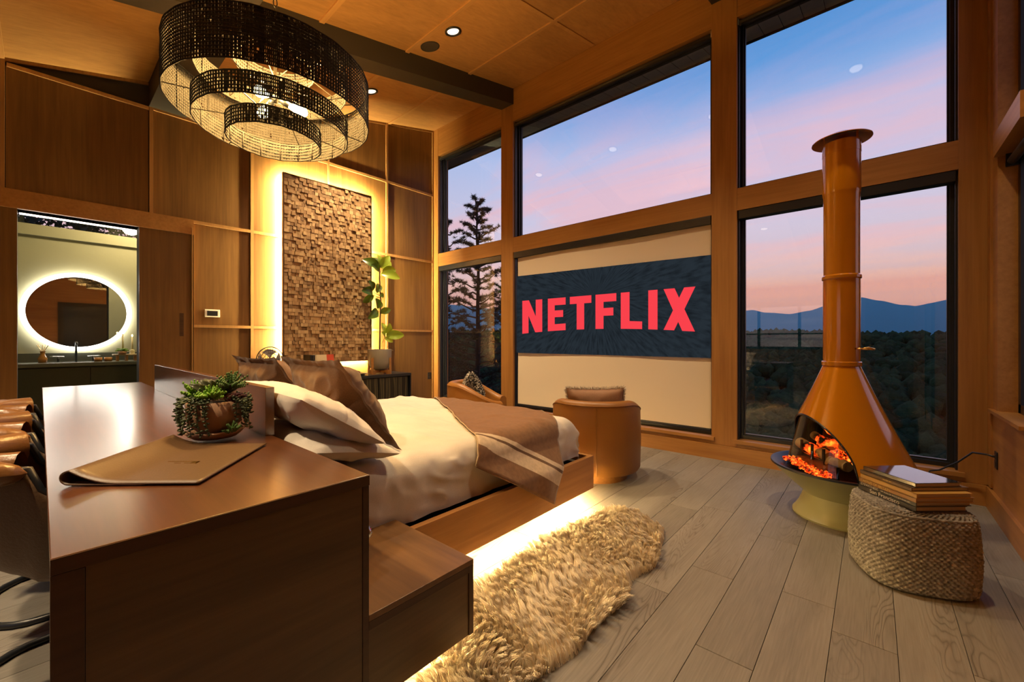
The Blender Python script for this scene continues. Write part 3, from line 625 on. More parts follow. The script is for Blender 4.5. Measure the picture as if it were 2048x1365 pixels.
# desk fan
fn = thing('desk_fan', 'small wire-cage fan standing on the console beside the art', 'fan', (-5.60, 1.85, CT), R(15))
part('base', MB().lathe([(0,0),(0.09,0),(0.085,0.018),(0.02,0.03),(0,0.03)], 24), M['black'], fn, smooth=True)
part('neck', MB().tube([(0,0,0.02),(-0.03,0,0.12),(-0.03,0,0.235)], 0.012, 10), M['black'], fn, smooth=True)
b = MB()
for r in (0.06, 0.10, 0.14, 0.178): b.tube([(0.035 if r > 0.15 else 0.05, r*math.cos(2*PI*i/36), 0.235+r*math.sin(2*PI*i/36)) for i in range(36)], 0.0035 if r < 0.17 else 0.006, 6, closed=True)
for i in range(28):
    a = 2*PI*i/28; b.tube([(0.05, 0.03*math.cos(a), 0.235+0.03*math.sin(a)), (0.035, 0.178*math.cos(a), 0.235+0.178*math.sin(a))], 0.0018, 4)
part('cage', b, M['black'], fn, smooth=True)
part('hub', discx(0.035, 0.0, 0.055, 20), M['chrome'], fn)
for k in range(4):
    def bl(u, v, k=k):
        a = 2*PI*k/4 + (v-0.5)*1.1*(0.4+u); r = 0.03 + u*0.12; return (0.02+0.02*(v-0.5), r*math.cos(a), 0.235+r*math.sin(a))
    part('blade', MB().grid(bl, 6, 6), plain('fan_blade', (0.45, 0.42, 0.38), 0.35) if k == 0 else bpy.data.materials['fan_blade'], fn, smooth=True)

# books standing on the console
def book(name, loc, rz, size, cov, label, group=None, tilt=None):
    """size: spine length (y), width (x), thickness (z); spine at x = 0"""
    L, Wd, T = size; t = thing(name, label, 'book', loc, rz, group)
    if tilt: t.rotation_euler = tilt
    b = MB().box(0, Wd, 0, L, 0, 0.003).box(0, Wd, 0, L, T-0.003, T).box(0, 0.004, 0, L, 0, T)
    part('cover', b, cov, t)
    part('pages', MB().box(0.004, Wd-0.004, 0.004, L-0.004, 0.003, T-0.003), M['pages'], t)
    return t
M['pages'] = plain('paper_pages', (0.42, 0.34, 0.24), 0.8, bump=0.3, bscale=300)
stand = [(0.022, (0.02,0.02,0.02), 'black-covered book standing at the end of the console row'), (0.03, (0.03,0.028,0.026), 'charcoal book standing second in the console row'), (0.02, (0.62,0.5,0.3), 'cream-spined book standing in the console row')]
y = 2.30
for T, c_, lab in stand:
    book('book', (-5.47, y, CT), 0, (0.30, 0.22, T), plain('cover_'+lab[:5]+str(T), c_, 0.4), lab, 'books standing on the console', tilt=(PI/2, 0, PI)); bpy.context.view_layer.update(); y += T + 0.002
rb = thing('picture_record', 'red and cream record sleeve propped up on the console', 'record', (-5.655, 2.56, CT), 0); rb.rotation_euler = (0, -0.12, 0)
part('cream_half', MB().box(-0.012, 0, -0.16, 0.05, 0, 0.30), plain('cream_card', (0.62, 0.5, 0.3), 0.6), rb)
part('red_half', MB().box(-0.012, 0, 0.05, 0.15, 0, 0.30), plain('red_card', (0.55, 0.07, 0.03), 0.5), rb)
# magazines lying flat
mg = [(0.010, (0.25,0.2,0.14), 'brown magazine lowest in the flat pile on the console'), (0.012, (0.5,0.42,0.3), 'pale magazine in the middle of the flat pile on the console'), (0.01, (0.08,0.07,0.06), 'dark magazine on top of the flat pile on the console')]
z = CT
for k, (T, c_, lab) in enumerate(mg):
    book('magazine', (-5.66+0.01*k, 2.735+0.015*k, z), R(4-6*k), (0.30, 0.23, T), plain('mag%d' % k, c_, 0.35), lab, 'magazines lying on the console'); z += T
book('book', (-5.66, 2.80, z), R(-8), (0.22, 0.16, 0.025), plain('mag_top', (0.12, 0.1, 0.08), 0.4), 'small dark book lying on top of the magazine pile')

# rubber plant in a pot on a wooden stand
pl = thing('rubber_plant', 'tall rubber plant in a grey pot with wooden stand on the console', 'plant', (-5.495, 3.31, CT))
part('pot', MB().lathe([(0,0.055),(0.06,0.055),(0.13,0.09),(0.165,0.17),(0.172,0.36),(0.160,0.362),(0.155,0.33),(0,0.33)], 40), plain('grey_ceramic', (0.36, 0.34, 0.27), 0.4), pl, smooth=True, auto=50)
b = MB()
for k in range(4):
    a = k*PI/2 + 0.45; c_, s2 = math.cos(a), math.sin(a); Rz = Matrix.Rotation(a, 4, 'Z')
    q = MB().box(0.12, 0.188, -0.016, 0.016, 0.0, 0.06).box(0.172, 0.19, -0.016, 0.016, 0.0, 0.24)
    o = part('stand_leg', MB().add([Rz @ Vector(v) for v in q.v], q.f), M['bedwood'], pl)
q = MB().box(-0.13, 0.13, -0.016, 0.016, 0.02, 0.055).box(-0.016, 0.016, -0.13, 0.13, 0.02, 0.055)
part('stand_cross', MB().add([Matrix.Rotation(0.45, 4, 'Z') @ Vector(v) for v in q.v], q.f), M['bedwood'], pl)
b = MB()
for i in range(60):
    a = random.random()*6.28; r = 0.145*math.sqrt(random.random()); p = Vector((r*math.cos(a), r*math.sin(a), 0.335)); d = Vector((random.uniform(-1,1), random.uniform(-1,1), random.uniform(0,0.6)))*0.05
    b.tube([p, p+d*0.5+Vector((0,0,0.012)), p+d], 0.004, 4)
part('moss', b, plain('moss', (0.3, 0.22, 0.1), 0.9), pl)
def lw(px, py, dx=0.0):   # a point on the plant's plane, read off its outline: (y, z) offsets
    return Vector((dx, (px - 757)*0.00815 + 0.0, (748 - py)*0.00742))
trunk = [(757,700),(758,640),(759,600),(757,560),(757,535),(757.5,518)]
part('stem', MB().tube([lw(*p) for p in trunk], [0.011,0.010,0.009,0.009,0.008,0.006], 8), plain('plant_stem', (0.09, 0.06, 0.025), 0.6), pl, smooth=True)
def leafmat(nm, c1, c2):
    m, t, b = mat_new(nm); N = t.nodes; oi = N.new('ShaderNodeObjectInfo'); r = cramp(t, [(0, c1), (1, c2)], oi.outputs['Random']); t.links.new(r.outputs[0], b.inputs['Base Color']); b.inputs['Roughness'].default_value = 0.32
    tr_ = N.new('ShaderNodeBsdfTranslucent'); tr_.inputs[0].default_value = (c2[0]*1.6, c2[1]*1.6, c2[2], 1); mx = N.new('ShaderNodeMixShader'); mx.inputs[0].default_value = 0.25
    t.links.new(b.outputs[0], mx.inputs[1]); t.links.new(tr_.outputs[0], mx.inputs[2]); t.links.new(mx.outputs[0], N['Material Output'].inputs[0]); return m
M['ficus'] = leafmat('ficus_leaf', (0.04, 0.09, 0.015), (0.10, 0.18, 0.02)); M['ficus2'] = leafmat('ficus_young_leaf', (0.22, 0.34, 0.03), (0.32, 0.45, 0.05))
def leaf(base, tip, width, droop=0.02, tw=0.0, fold=0.18, n=9):
    base, tip = Vector(base), Vector(tip); d = tip - base; L = d.length; e = d / L
    side = e.cross(Vector((1, tw, 0.15))).normalized(); up = side.cross(e).normalized()
    b = MB(); V = []; 
    for i in range(n+1):
        u = i/n; w = width*math.sin(PI*min(1, u*0.93+0.035))**0.75 * (1-0.15*u); c_ = base + d*u + up*(0.10*L*math.sin(PI*u)) - Vector((0,0,droop*u*u))
        for s in (-1, -0.5, 0, 0.5, 1): V.append(c_ + side*w*s*0.5 + up*abs(s)*w*fold)
    Fc = [(i*5+j, i*5+j+1, (i+1)*5+j+1, (i+1)*5+j) for i in range(n) for j in range(4)]
    return b.add(V, Fc)
def S5(x, y): return (480 + x/4.266, 480 + y/4.266)
LV = [((1185,235),(1165,122),0,1),((1188,232),(1248,122),0.03,1),((1188,240),(1297,155),-0.03,1),((1205,262),(1312,236),0.02,1),((1195,290),(1328,308),0.05,1),((1180,240),(1066,172),-0.04,0),((1175,268),(1085,224),0.04,0),((1180,235),(1142,140),-0.05,0),
      ((1125,440),(1072,355),0.03,0),((1155,455),(1195,365),-0.03,0),((1120,455),(1004,447),0.05,0),((1130,480),(1060,530),-0.03,0),((1165,590),(1115,500),0.05,0),((1165,590),(1198,508),-0.02,0),((1185,625),(1258,578),0.03,0),((1160,602),(1055,668),0.05,0),((1180,460),(1215,480),0.0,0),
      ((1235,800),(1255,700),0.02,1),((1225,815),(1172,778),0.04,1),((1240,820),(1365,800),0.05,1),((1238,810),(1330,770),-0.02,1),((1225,840),(1285,862),0.02,1),((1220,800),(1215,695),-0.03,1)]
for (bs, tp, dx_, yg) in LV:
    p, q = lw(*S5(*bs), 0.0), lw(*S5(*tp), dx_*2)
    part('leaf', leaf(p, q, 0.40*(q-p).length+0.045, 0.02, random.uniform(-0.4,0.4)), M['ficus2' if yg else 'ficus'], pl, smooth=True)
for a, bb in (((1185,480),(1130,455)),((1185,500),(1130,480)),((1190,630),(1160,600)),((1205,880),(1235,810)),((1180,280),(1180,240))):
    part('twig', MB().tube([lw(*S5(*a)), lw(*S5(*bb))], 0.004, 5), bpy.data.materials['plant_stem'], pl)

# ------------------------------------------------------------------ desk with headboard
DN, DF, DYL, DYR, DZT = -1.12, -5.30, 0.012, 0.640, 0.805
dk = thing('headboard_desk', 'long lacquered wooden desk built behind the bed', 'desk', (DN, DYL, 0))
def db(x0, x1, y0, y1, z0, z1, c=0.0): return MB().box(x0-DN, x1-DN, y0-DYL, y1-DYL, z0, z1, c)
part('desk_top', db(DF, DN, DYL, DYR, 0.773, DZT, 0.0015), M['desktop'], dk)
part('top_edge', db(DN-0.0005, DN+0.003, DYL, DYR, 0.7745, 0.8035), M['deskedge'], dk)
part('end_panel', db(DN-0.03, DN-0.003, DYL+0.045, DYR-0.02, 0.0, 0.772), M['desk'], dk)
part('end_stile', db(DN-0.04, DN-0.001, DYL, DYL+0.044, 0.0, 0.772), M['deskedge'], dk)
part('end_stile', db(DN-0.04, DN-0.001, DYR-0.019, DYR, 0.0, 0.772), M['deskedge'], dk)
part('far_panel', db(DF, DF+0.04, DYL, DYR, 0.0, 0.772), M['desk'], dk)
part('back_panel', db(DF+0.04, DN-0.041, DYR-0.03, DYR-0.001, 0.0, 0.772), M['desk'], dk)
part('headboard', db(-4.42, -1.898, DYR-0.024, DYR+0.010, DZT, 1.006, 0.0015), M['desktop'], dk)
kn = part('knob', MB().tube([(-1.145-DN, DYR-DYL, 0.624), (-1.145-DN, DYR-DYL+0.014, 0.624)], 0.018, 16), M['chrome'], dk, smooth=True)

# nightstand
ns = thing('nightstand', 'low floating wooden nightstand joined to the end of the desk', 'nightstand', (DN, DYR, 0))
NB, NT, NY = 0.112, 0.388, 1.064
def nb(x0, x1, y0, y1, z0, z1, c=0.0): return MB().box(x0-DN, x1-DN, y0-DYR, y1-DYR, z0, z1, c)
part('top', nb(-1.632, DN, DYR, NY, NT-0.02, NT, 0.0012), wood('nightstand_top', (0.090, 0.040, 0.012), (0.19, 0.090, 0.028), 'x', 0.34, 15, 0.09, 0.12, coat=0.15, var=0.02), ns)
part('body', nb(-1.630, DN-0.005, DYR, NY-0.022, NB, NT-0.021), M['desk'], ns)
part('stile', nb(-1.630, DN-0.001, NY-0.021, NY, NB, NT-0.021), M['deskedge'], ns)
part('rail', nb(DN-0.02, DN-0.0005, DYR, NY-0.022, NT-0.045, NT-0.021), M['deskedge'], ns)
part('plinth', nb(-1.62, -1.40, DYR+0.02, NY-0.2, 0.0, NB), M['dark'], ns)
M['ledbed'] = emis('led_under_bed', (1.0, 0.66, 0.25), 270.0)
part('led_strip', nb(DN-0.16, DN-0.145, DYR+0.02, NY-0.10, NB-0.012, NB-0.002), M['ledbed'], ns)
part('led_strip', nb(-1.50, DN-0.16, NY-0.12, NY-0.105, NB-0.012, NB-0.002), M['ledbed'], ns)

# ------------------------------------------------------------------ bed
BXn, BXf, BY0, BY1, BZ0, BZ1 = -1.556, -3.76, 1.066, 2.700, 0.112, 0.352
bd = thing('bed_frame', 'floating wooden platform bed frame with glow beneath', 'bed', (BXn, BY1, 0))
def bb_(x0, x1, y0, y1, z0, z1, c=0.0): return MB().box(x0-BXn, x1-BXn, y0-BY1, y1-BY1, z0, z1, c)
part('side_rail', bb_(BXn-0.035, BXn, BY0, BY1, BZ0, BZ1, 0.0015), M['bedwood'], bd)
part('side_rail', bb_(BXf, BXf+0.035, 0.66, BY1, BZ0, BZ1, 0.0015), M['bedwood'], bd)
part('foot_rail', bb_(BXf+0.036, BXn-0.036, BY1-0.035, BY1, BZ0, BZ1, 0.0015), M['bedwood'], bd)
part('platform', bb_(BXf+0.034, -1.636, 0.66, BY1-0.034, 0.22, 0.30).box(-1.636-BXn, -0.034, BY0+0.002-BY1, -0.034, 0.22, 0.30), M['dark'], bd)
part('plinth', bb_(-3.40, -1.95, 0.75, 2.35, 0.0, 0.22), M['dark'], bd)
part('led_strip', bb_(BXn-0.050, BXn-0.034, BY0+0.02, BY1-0.06, BZ0-0.011, BZ0+0.004), M['ledbed'], bd)
part('led_strip', bb_(BXf+0.1, BXn-0.1, BY1-0.050, BY1-0.034, BZ0-0.011, BZ0+0.004), M['ledbed'], bd)

def d1(p, lo, hi, r):
    def e(s):
        if s <= 0: return 0, 0
        if s < PI*r/2: return r*math.sin(s/r), r*(1-math.cos(s/r))
        return r, r + s - PI*r/2
    if p > hi - r: a, d = e(p-(hi-r)); return hi-r+a, d
    if p < lo + r: a, d = e((lo+r)-p); return lo+r-a, d
    return p, 0.0
MX0, MX1, MY0, MY1, MZ = -3.68, -1.645, 0.665, 2.625, 0.635
def drape(x, y, lift=0.0, r=0.11):
    px_, dx_ = d1(x, MX0-lift, MX1+lift, r); py_, dy_ = d1(y, MY0-0.6, MY1+lift, r)
    d = (dx_**2.4 + dy_**2.4)**(1/2.4)
    return Vector((px_, py_, MZ + lift - d))
def wrinkle(x, y):
    q = Vector((x*2.2, y*5.5, 0.3)); w = noise.noise(q)*0.014 + noise.noise(q*2.6 + Vector((4,0,0)))*0.008 + 0.010*(1-abs(noise.noise(Vector((x*2.0+y*1.5, y*4.5-x*1.2, 7.0))))*2.2)**3*0.6
    cr = noise.noise(Vector((x*1.1+y*0.8, y*1.4-x*0.5, 2.0))); w += 0.012*max(0, 1-abs(cr)*7)*0.6
    return w
def sheet(u, v):
    x = MX0 - 0.24 + u*(MX1-MX0+0.48); y = MY0 + v*(MY1-MY0+0.24)
    p = drape(x, y)
    w = wrinkle(x, y)
    side = p.z < MZ - 0.05
    if side:
        fold = noise.noise(Vector(((x if p.y > MY1-0.02 else y)*9, p.z*2.2, 5.0)))*0.013 + noise.noise(Vector((x*6, y*8, p.z*14)))*0.004 + 0.008*(1-min(1, abs(noise.noise(Vector((y*5+p.z*3, p.z*7-x*2, 1.0))))*3.2))
        if p.y > MY1-0.03: p.y += fold*0.9
        if p.x > MX1-0.03: p.x += fold*0.9
        if p.x < MX0+0.03: p.x -= fold
    else: p.z += w
    p.z = max(p.z, 0.305)
    return p
M['sheet'] = fabric('white_linen', (0.60, 0.55, 0.48), (0.70, 0.65, 0.58), 260, 0.85, 0.12, 0.1, 0.55, 3.2)
solo('mattress', MB().grid(lambda u, v: sheet(u, v) - Vector((MX1, MY1, 0.3)), 190, 190), M['sheet'], 'mattress with a rumpled white linen cover on the platform bed', 'mattress', (MX1, MY1, 0.3), smooth=True)

# striped wool blanket thrown across the foot
E1 = Vector((-0.858, 0.514)); E2 = Vector((0.514, 0.858)); BP0 = Vector((-1.635, 1.60)); BL, BWd = 2.25, 0.66; S0 = -0.10
def blank_mat():
    m, t, b = mat_new('striped_wool'); N = t.nodes; Lk = t.links.new
    uv = N.new('ShaderNodeUVMap'); uv.uv_map = 'UVMap'; sp = N.new('ShaderNodeSeparateXYZ'); Lk(uv.outputs[0], sp.inputs[0])
    br = (0.19, 0.094, 0.044); cr = (0.56, 0.44, 0.31); dk_ = (0.12, 0.06, 0.03)
    stops = [(0.0, br), (0.048, cr), (0.084, dk_), (0.092, cr), (0.102, br), (0.93, cr)]
    r = cramp(t, stops, sp.outputs['X']); r.color_ramp.interpolation = 'CONSTANT'
    c = N.new('ShaderNodeTexCoord'); nz = N.new('ShaderNodeTexNoise'); nz.inputs['Scale'].default_value = 40; nz.inputs['Detail'].default_value = 5; Lk(c.outputs['Object'], nz.inputs['Vector'])
    mr = N.new('ShaderNodeMapRange'); mr.inputs['To Min'].default_value = 0.7; mr.inputs['To Max'].default_value = 1.35; Lk(nz.outputs['Fac'], mr.inputs['Value'])
    hv = N.new('ShaderNodeHueSaturation'); Lk(r.outputs[0], hv.inputs['Color']); Lk(mr.outputs[0], hv.inputs['Value']); Lk(hv.outputs[0], b.inputs['Base Color'])
    b.inputs['Roughness'].default_value = 0.95; b.inputs['Sheen Weight'].default_value = 0.3; b.inputs['Specular IOR Level'].default_value = 0.1
    k = N.new('ShaderNodeBump'); k.inputs['Strength'].default_value = 0.4; k.inputs['Distance'].default_value = 0.003; Lk(nz.outputs['Fac'], k.inputs['Height']); Lk(k.outputs[0], b.inputs['Normal'])
    return m
NU, NV = 110, 40
def blk(u, v, lift=0.012):
    s = S0 + u*BL; w = v*BWd; q = BP0 + E1*s + E2*w
    p = drape(q.x, q.y, lift)
    wv = noise.noise(Vector((q.x*3.5, q.y*3.5, 9)))*0.008 + noise.noise(Vector((s*2, w*9, 1)))*0.006
    if p.z < MZ - 0.06: 
        f = max(0.0, wv + 0.010*math.sin(q.y*16)) * min(1, (MZ-p.z)/0.3)
        if p.x > MX1 - 0.02: p.x += 0.010 + f*1.5 + 0.112*min(1, max(0, (0.53-p.z)/0.15))
        else: p.y += 0.010 + f + 0.112*min(1, max(0, (0.53-p.z)/0.15))
    else: p.z += max(0.0, wrinkle(q.x, q.y)) + abs(wv)
    return p
bl_t = thing('wool_blanket', 'brown wool blanket with cream stripes thrown across the bed foot', 'blanket', (MX1, MY1, 0))
ob = Vector((MX1, MY1, 0)); b = MB(); b.grid(lambda u, v: blk(u, v) - ob, NU, NV)
me = b.mesh('cloth', True); uvl = me.uv_layers.new(name='UVMap'); k = NV + 1
lv = np.zeros(len(me.loops), dtype=np.int32); me.loops.foreach_get('vertex_index', lv)
uvs = np.stack([(lv // k) / NU, (lv % k) / NV], 1).astype(np.float32).ravel(); uvl.data.foreach_set('uv', uvs)
o = part('cloth', me, blank_mat(), bl_t); sm = o.modifiers.new('thick', 'SOLIDIFY'); sm.thickness = 0.008; sm.offset = -1
for vv in (0.0, 1.0):
    part('edge_stitch', MB().tube([blk(i/80, vv, 0.015) - ob for i in range(81)], 0.0045, 6), plain('cream_stitch', (0.5, 0.38, 0.24), 0.9) if vv == 0 else bpy.data.materials['cream_stitch'], bl_t, smooth=True)
part('edge_stitch', MB().tube([blk(0.0, i/40, 0.015) - ob for i in range(41)], 0.004, 6), bpy.data.materials['cream_stitch'], bl_t, smooth=True)

# pillows
def pillow_mb(w, h, t, flange=0.0, n=34, seed=0, wr=0.012, dent=0.0):
    b = MB()
    def side(sg):
        def fn(u, v):
            a, c_ = 2*u-1, 2*v-1
            fx = flange/(w/2) if flange else 0; fy = flange/(h/2) if flange else 0
            ia, ic = min(1, abs(a)/(1-fx)), min(1, abs(c_)/(1-fy))
            pr = ((1-ia**2.6)*(1-ic**2.6))**0.55
            x = w/2*a*(1-0.07*(1-c_*c_)*abs(a)**2); y = h/2*c_*(1-0.07*(1-a*a)*abs(c_)**2)
            q = Vector((x*6+seed*3.1, y*6, sg*2.0+seed))
            rad = noise.noise(Vector((math.atan2(c_, a)*3.2+seed, (a*a+c_*c_)*1.2, seed)))
            rg_ = 1-min(1, abs(noise.noise(Vector((x*9+y*4+seed, y*11-x*3, seed*2+sg))))*3.0)
            z = sg*pr**0.5*rg_*wr*0.55 + sg*(t/2*pr + (0.002 if max(abs(a), abs(c_)) < 0.999 else 0)) + pr**0.5*(noise.noise(q)*wr + rad*wr*1.2*min(1, a*a+c_*c_)) - dent*math.exp(-((a)**2*4+(c_-0.6)**2*5))*sg*0
            if flange and pr < 0.02: z += noise.noise(Vector((a*5+seed, c_*5, 3)))*0.010
            return (x, y, z)
        return fn
    b.grid(side(1), n, n); 
    o = len(b.v); b.grid(side(-1), n, n); b.f = b.f[:n*n] + [f[::-1] for f in b.f[n*n:]]
    return b
def place(o, c, ex, ey):
    """local x -> ex, local y -> ey (made orthonormal)"""
    ex = Vector(ex).normalized(); ey = Vector(ey); ey = (ey - ex*ex.dot(ey)).normalized(); ez = ex.cross(ey)
    m = Matrix((ex, ey, ez)).transposed(); o.location = c; o.rotation_euler = m.to_euler()
M['rust'] = fabric('rust_linen', (0.105, 0.050, 0.022), (0.175, 0.086, 0.040), 240, 0.9, 0.3, 0.2, 0.8, 7.0)
M['pillow'] = fabric('white_pillowcase', (0.62, 0.57, 0.50), (0.72, 0.67, 0.60), 260, 0.85, 0.1, 0.1, 0.45, 5.0)
def pill(name, w, h, t, c, ex, ey, mat, label, seed, flange=0, wr=0.012, group=None):
    o = solo(name, pillow_mb(w, h, t, flange, 64, seed, wr), mat, label, 'pillow', smooth=True, group=group); place(o, c, ex, ey); return o
pill('pillow', 0.74, 0.58, 0.22, (-2.19, 1.065, 0.878), (-1, 0.02, 0), (0, -0.57, 0.82), M['rust'], 'rust linen sham leaning over the white pillows near the desk end', 1.0, 0.05, 0.03)
pill('pillow', 0.74, 0.58, 0.22, (-2.955, 1.04, 0.868), (-1, -0.03, 0), (0, -0.57, 0.82), M['rust'], 'rust linen sham behind, on the far side of the bed', 2.7, 0.05, 0.03)
pill('pillow', 0.82, 0.42, 0.15, (-2.02, 0.835, 0.872), (-1, 0.03, 0.02), (0, -0.80, 0.52), M['pillow'], 'white pillow on top, squeezed behind the near rust sham', 4.2, 0, 0.012)
pill('pillow', 0.82, 0.42, 0.12, (-2.03, 0.875, 0.727), (-1, -0.02, 0), (0, -0.97, 0.20), M['pillow'], 'white pillow lying flat at the bottom of the near pair', 5.9, 0, 0.012)

# ------------------------------------------------------------------ leather desk pad and succulent planter
def pad_fn():
    A = Vector((-1.385, 0.285)); dl = Vector((-0.735, -0.678)).normalized(); wd = Vector((-0.775, 0.633)).normalized()
    prof = []; L1, r = 0.345, 0.020
    for i in range(25): prof.append((L1*i/24, 0.0055 + (0.040-0.0055)*max(0, (i/24-0.62)/0.38)**2))
    for i in range(1, 13):
        a = PI/2 - PI*i/12; prof.append((L1 + 0.024*math.cos(a), 0.0215 + 0.0185*math.sin(a)))
    for i in range(1, 10): prof.append((L1 - 0.20*i/9, 0.003))
    def fn(u, v):
        i = u*(len(prof)-1); k = min(int(i), len(prof)-2); f = i-k; s = prof[k][0]*(1-f)+prof[k+1][0]*f; z = prof[k][1]*(1-f)+prof[k+1][1]*f
        q = A + dl*s + wd*(v*0.44); return Vector((q.x, q.y, z))
    return fn, prof, A, dl, wd
fn_, prof, pA, pdl, pwd = pad_fn()
pad = thing('leather_desk_pad', 'brown leather desk pad with one end folded over on the desk', 'desk pad', (-1.8, 0.3, DZT+0.0015))
po = Vector((-1.8, 0.3, 0))
o = part('leather', MB().grid(lambda u, v: fn_(u, v)-po, len(prof)-1, 12), plain('brown_leather', (0.095, 0.050, 0.02), 0.42, bump=0.1, bscale=200, spec=0.5), pad, smooth=True)
sm = o.modifiers.new('thick', 'SOLIDIFY'); sm.thickness = 0.0035; sm.offset = 0
gl = MB(); gc = pA + pdl*0.16 + pwd*0.20 - Vector((po.x, po.y))
def gq(a, b2): q = gc + pdl*a + pwd*b2; return q
for a0, a1, b0, b1 in ((-0.05,0.05,-0.002,0.002),(-0.05,-0.046,-0.022,0.002),(-0.04,-0.01,-0.018,-0.016),(0.0,0.02,-0.018,-0.016),(-0.05,-0.03,-0.02,-0.0)):
    P = [gq(a0,b0), gq(a1,b0), gq(a1,b1), gq(a0,b1)]; gl.hexa([(p.x,p.y,0.006) for p in P]+[(p.x,p.y,0.0085) for p in P])
part('gold_stamp', gl, M['brass'], pad)

sp = thing('succulent_planter', 'terracotta pot of mixed succulents with trailing strands on the desk', 'planter', (-1.985, 0.462, DZT+0.012))
terr = plain('pale_terracotta', (0.33, 0.19, 0.11), 0.75, bump=0.15, bscale=40)
part('saucer', MB().lathe([(0,0),(0.072,0),(0.088,0.012),(0.10,0.026),(0.095,0.030),(0.07,0.014),(0,0.012)], 36), terr, sp, smooth=True)
part('pot', MB().lathe([(0,0.013),(0.052,0.013),(0.060,0.03),(0.088,0.055),(0.094,0.09),(0.096,0.145),(0.088,0.145),(0.086,0.125),(0,0.125)], 36), terr, sp, smooth=True)
part('soil', MB().lathe([(0,0.14),(0.05,0.138),(0.087,0.13)], 24), M['dark'], sp)
bead = plain('bead_leaf', (0.035, 0.055, 0.020), 0.4); bead2 = plain('bead_leaf_pale', (0.08, 0.11, 0.045), 0.45); stemm = plain('strand_stem', (0.04, 0.05, 0.02), 0.6)
def strand(a, L, mat_, r0=0.088):
    pts = []; n_ = 12
    for i in range(n_+1):
        u = i/n_; s = u*L
        if s < 0.05: q = Vector(((r0-0.02+s*0.9)*math.cos(a), (r0-0.02+s*0.9)*math.sin(a), 0.148+0.012*math.sin(s/0.05*PI)))
        else: q = Vector(((r0+0.026+0.012*noise.noise(Vector((a*5, s*12, 0))))*math.cos(a+0.1*noise.noise(Vector((a, s*9, 4)))), (r0+0.026+0.012*noise.noise(Vector((a*5, s*12, 0))))*math.sin(a+0.1*noise.noise(Vector((a, s*9, 4)))), 0.150-(s-0.05)))
        if q.z < 0.006: break
        pts.append(q)
    b = MB().tube(pts, 0.0013, 4)
    for i in range(1, len(pts)):
        for f in (0.25, 0.75):
            q = pts[i-1].lerp(pts[i], f); d = Vector((random.uniform(-1,1), random.uniform(-1,1), random.uniform(-0.3,0.5))).normalized()
            rot = d.to_track_quat('Z', 'Y').to_matrix(); b.ball(q + d*0.0075, 0.0058, 0.8, 0.7, 1.35, 1, rot)
    return part('trailing_strand', b, mat_, sp, smooth=True)
for i in range(46):
    a = 2*PI*i/46 + random.uniform(-0.06, 0.06)
    if math.cos(a - R(-2)) > math.cos(R(20)): continue
    strand(a, random.uniform(0.10, 0.205), bead if random.random() < 0.75 else bead2, 0.088+random.uniform(-0.006, 0.012))
def rosette(c, n_, L, w, mat_, tiers=3, up=0.5, name='rosette'):
    b = MB()
    for k in range(tiers):
        m_ = max(4, n_ - k*2)
        for i in range(m_):
            a = 2*PI*i/m_ + k*0.5 + random.uniform(-0.15, 0.15); el = up + k*0.35; l = L*(1-0.18*k)
            tip = Vector(c) + Vector((math.cos(a)*math.cos(el), math.sin(a)*math.cos(el), math.sin(el)))*l
            q = leaf(c, tip, w, -0.004, random.uniform(-.3,.3), 0.22, 5); b.add(q.v, q.f)
    o = part(name, b, mat_, sp, smooth=True); sm = o.modifiers.new('t', 'SOLIDIFY'); sm.thickness = 0.003; return o
def tuft(c, n_, L, mat_):
    b = MB()
    for i in range(n_):
        d = Vector((random.gauss(0,1), random.gauss(0,1), abs(random.gauss(0.6,0.6))+0.15)).normalized()*L*random.uniform(0.7,1.05)
        for j in range(5): b.ball(Vector(c)+d*(0.35+0.16*j), 0.0082-0.0008*j, 0.75, 0.75, 1.2, 1)
    return part('leaf_tuft', b, mat_, sp, smooth=True)
Rr = Vector((0.753, 0.658, 0)); Fv = Vector((-0.658, 0.753, 0))
rosette(Rr*-0.006+Fv*0.02+Vector((0,0,0.165)), 8, 0.10, 0.034, leafmat('agave_leaf', (0.09, 0.10, 0.05), (0.12, 0.13, 0.06)), 3, 0.45)
lime = plain('lime_tuft', (0.15, 0.32, 0.015), 0.5); lime2 = plain('green_tuft', (0.06, 0.13, 0.02), 0.5)
tuft(Rr*-0.085+Vector((0,0,0.165)), 40, 0.06, lime); tuft(Rr*-0.06+Fv*-0.03+Vector((0,0,0.15)), 20, 0.05, lime2)
tuft(Rr*0.028+Fv*-0.055+Vector((0,0,0.16)), 46, 0.055, lime); tuft(Rr*0.05+Fv*0.02+Vector((0,0,0.195)), 36, 0.07, lime2)
rosette(Rr*0.078+Vector((0,0,0.145)), 9, 0.045, 0.025, leafmat('burgundy_leaf', (0.06, 0.018, 0.02), (0.09, 0.025, 0.025)), 3, 0.35)
tuft(Rr*0.10+Fv*-0.045+Vector((0,0,0.03)), 14, 0.04, lime2)

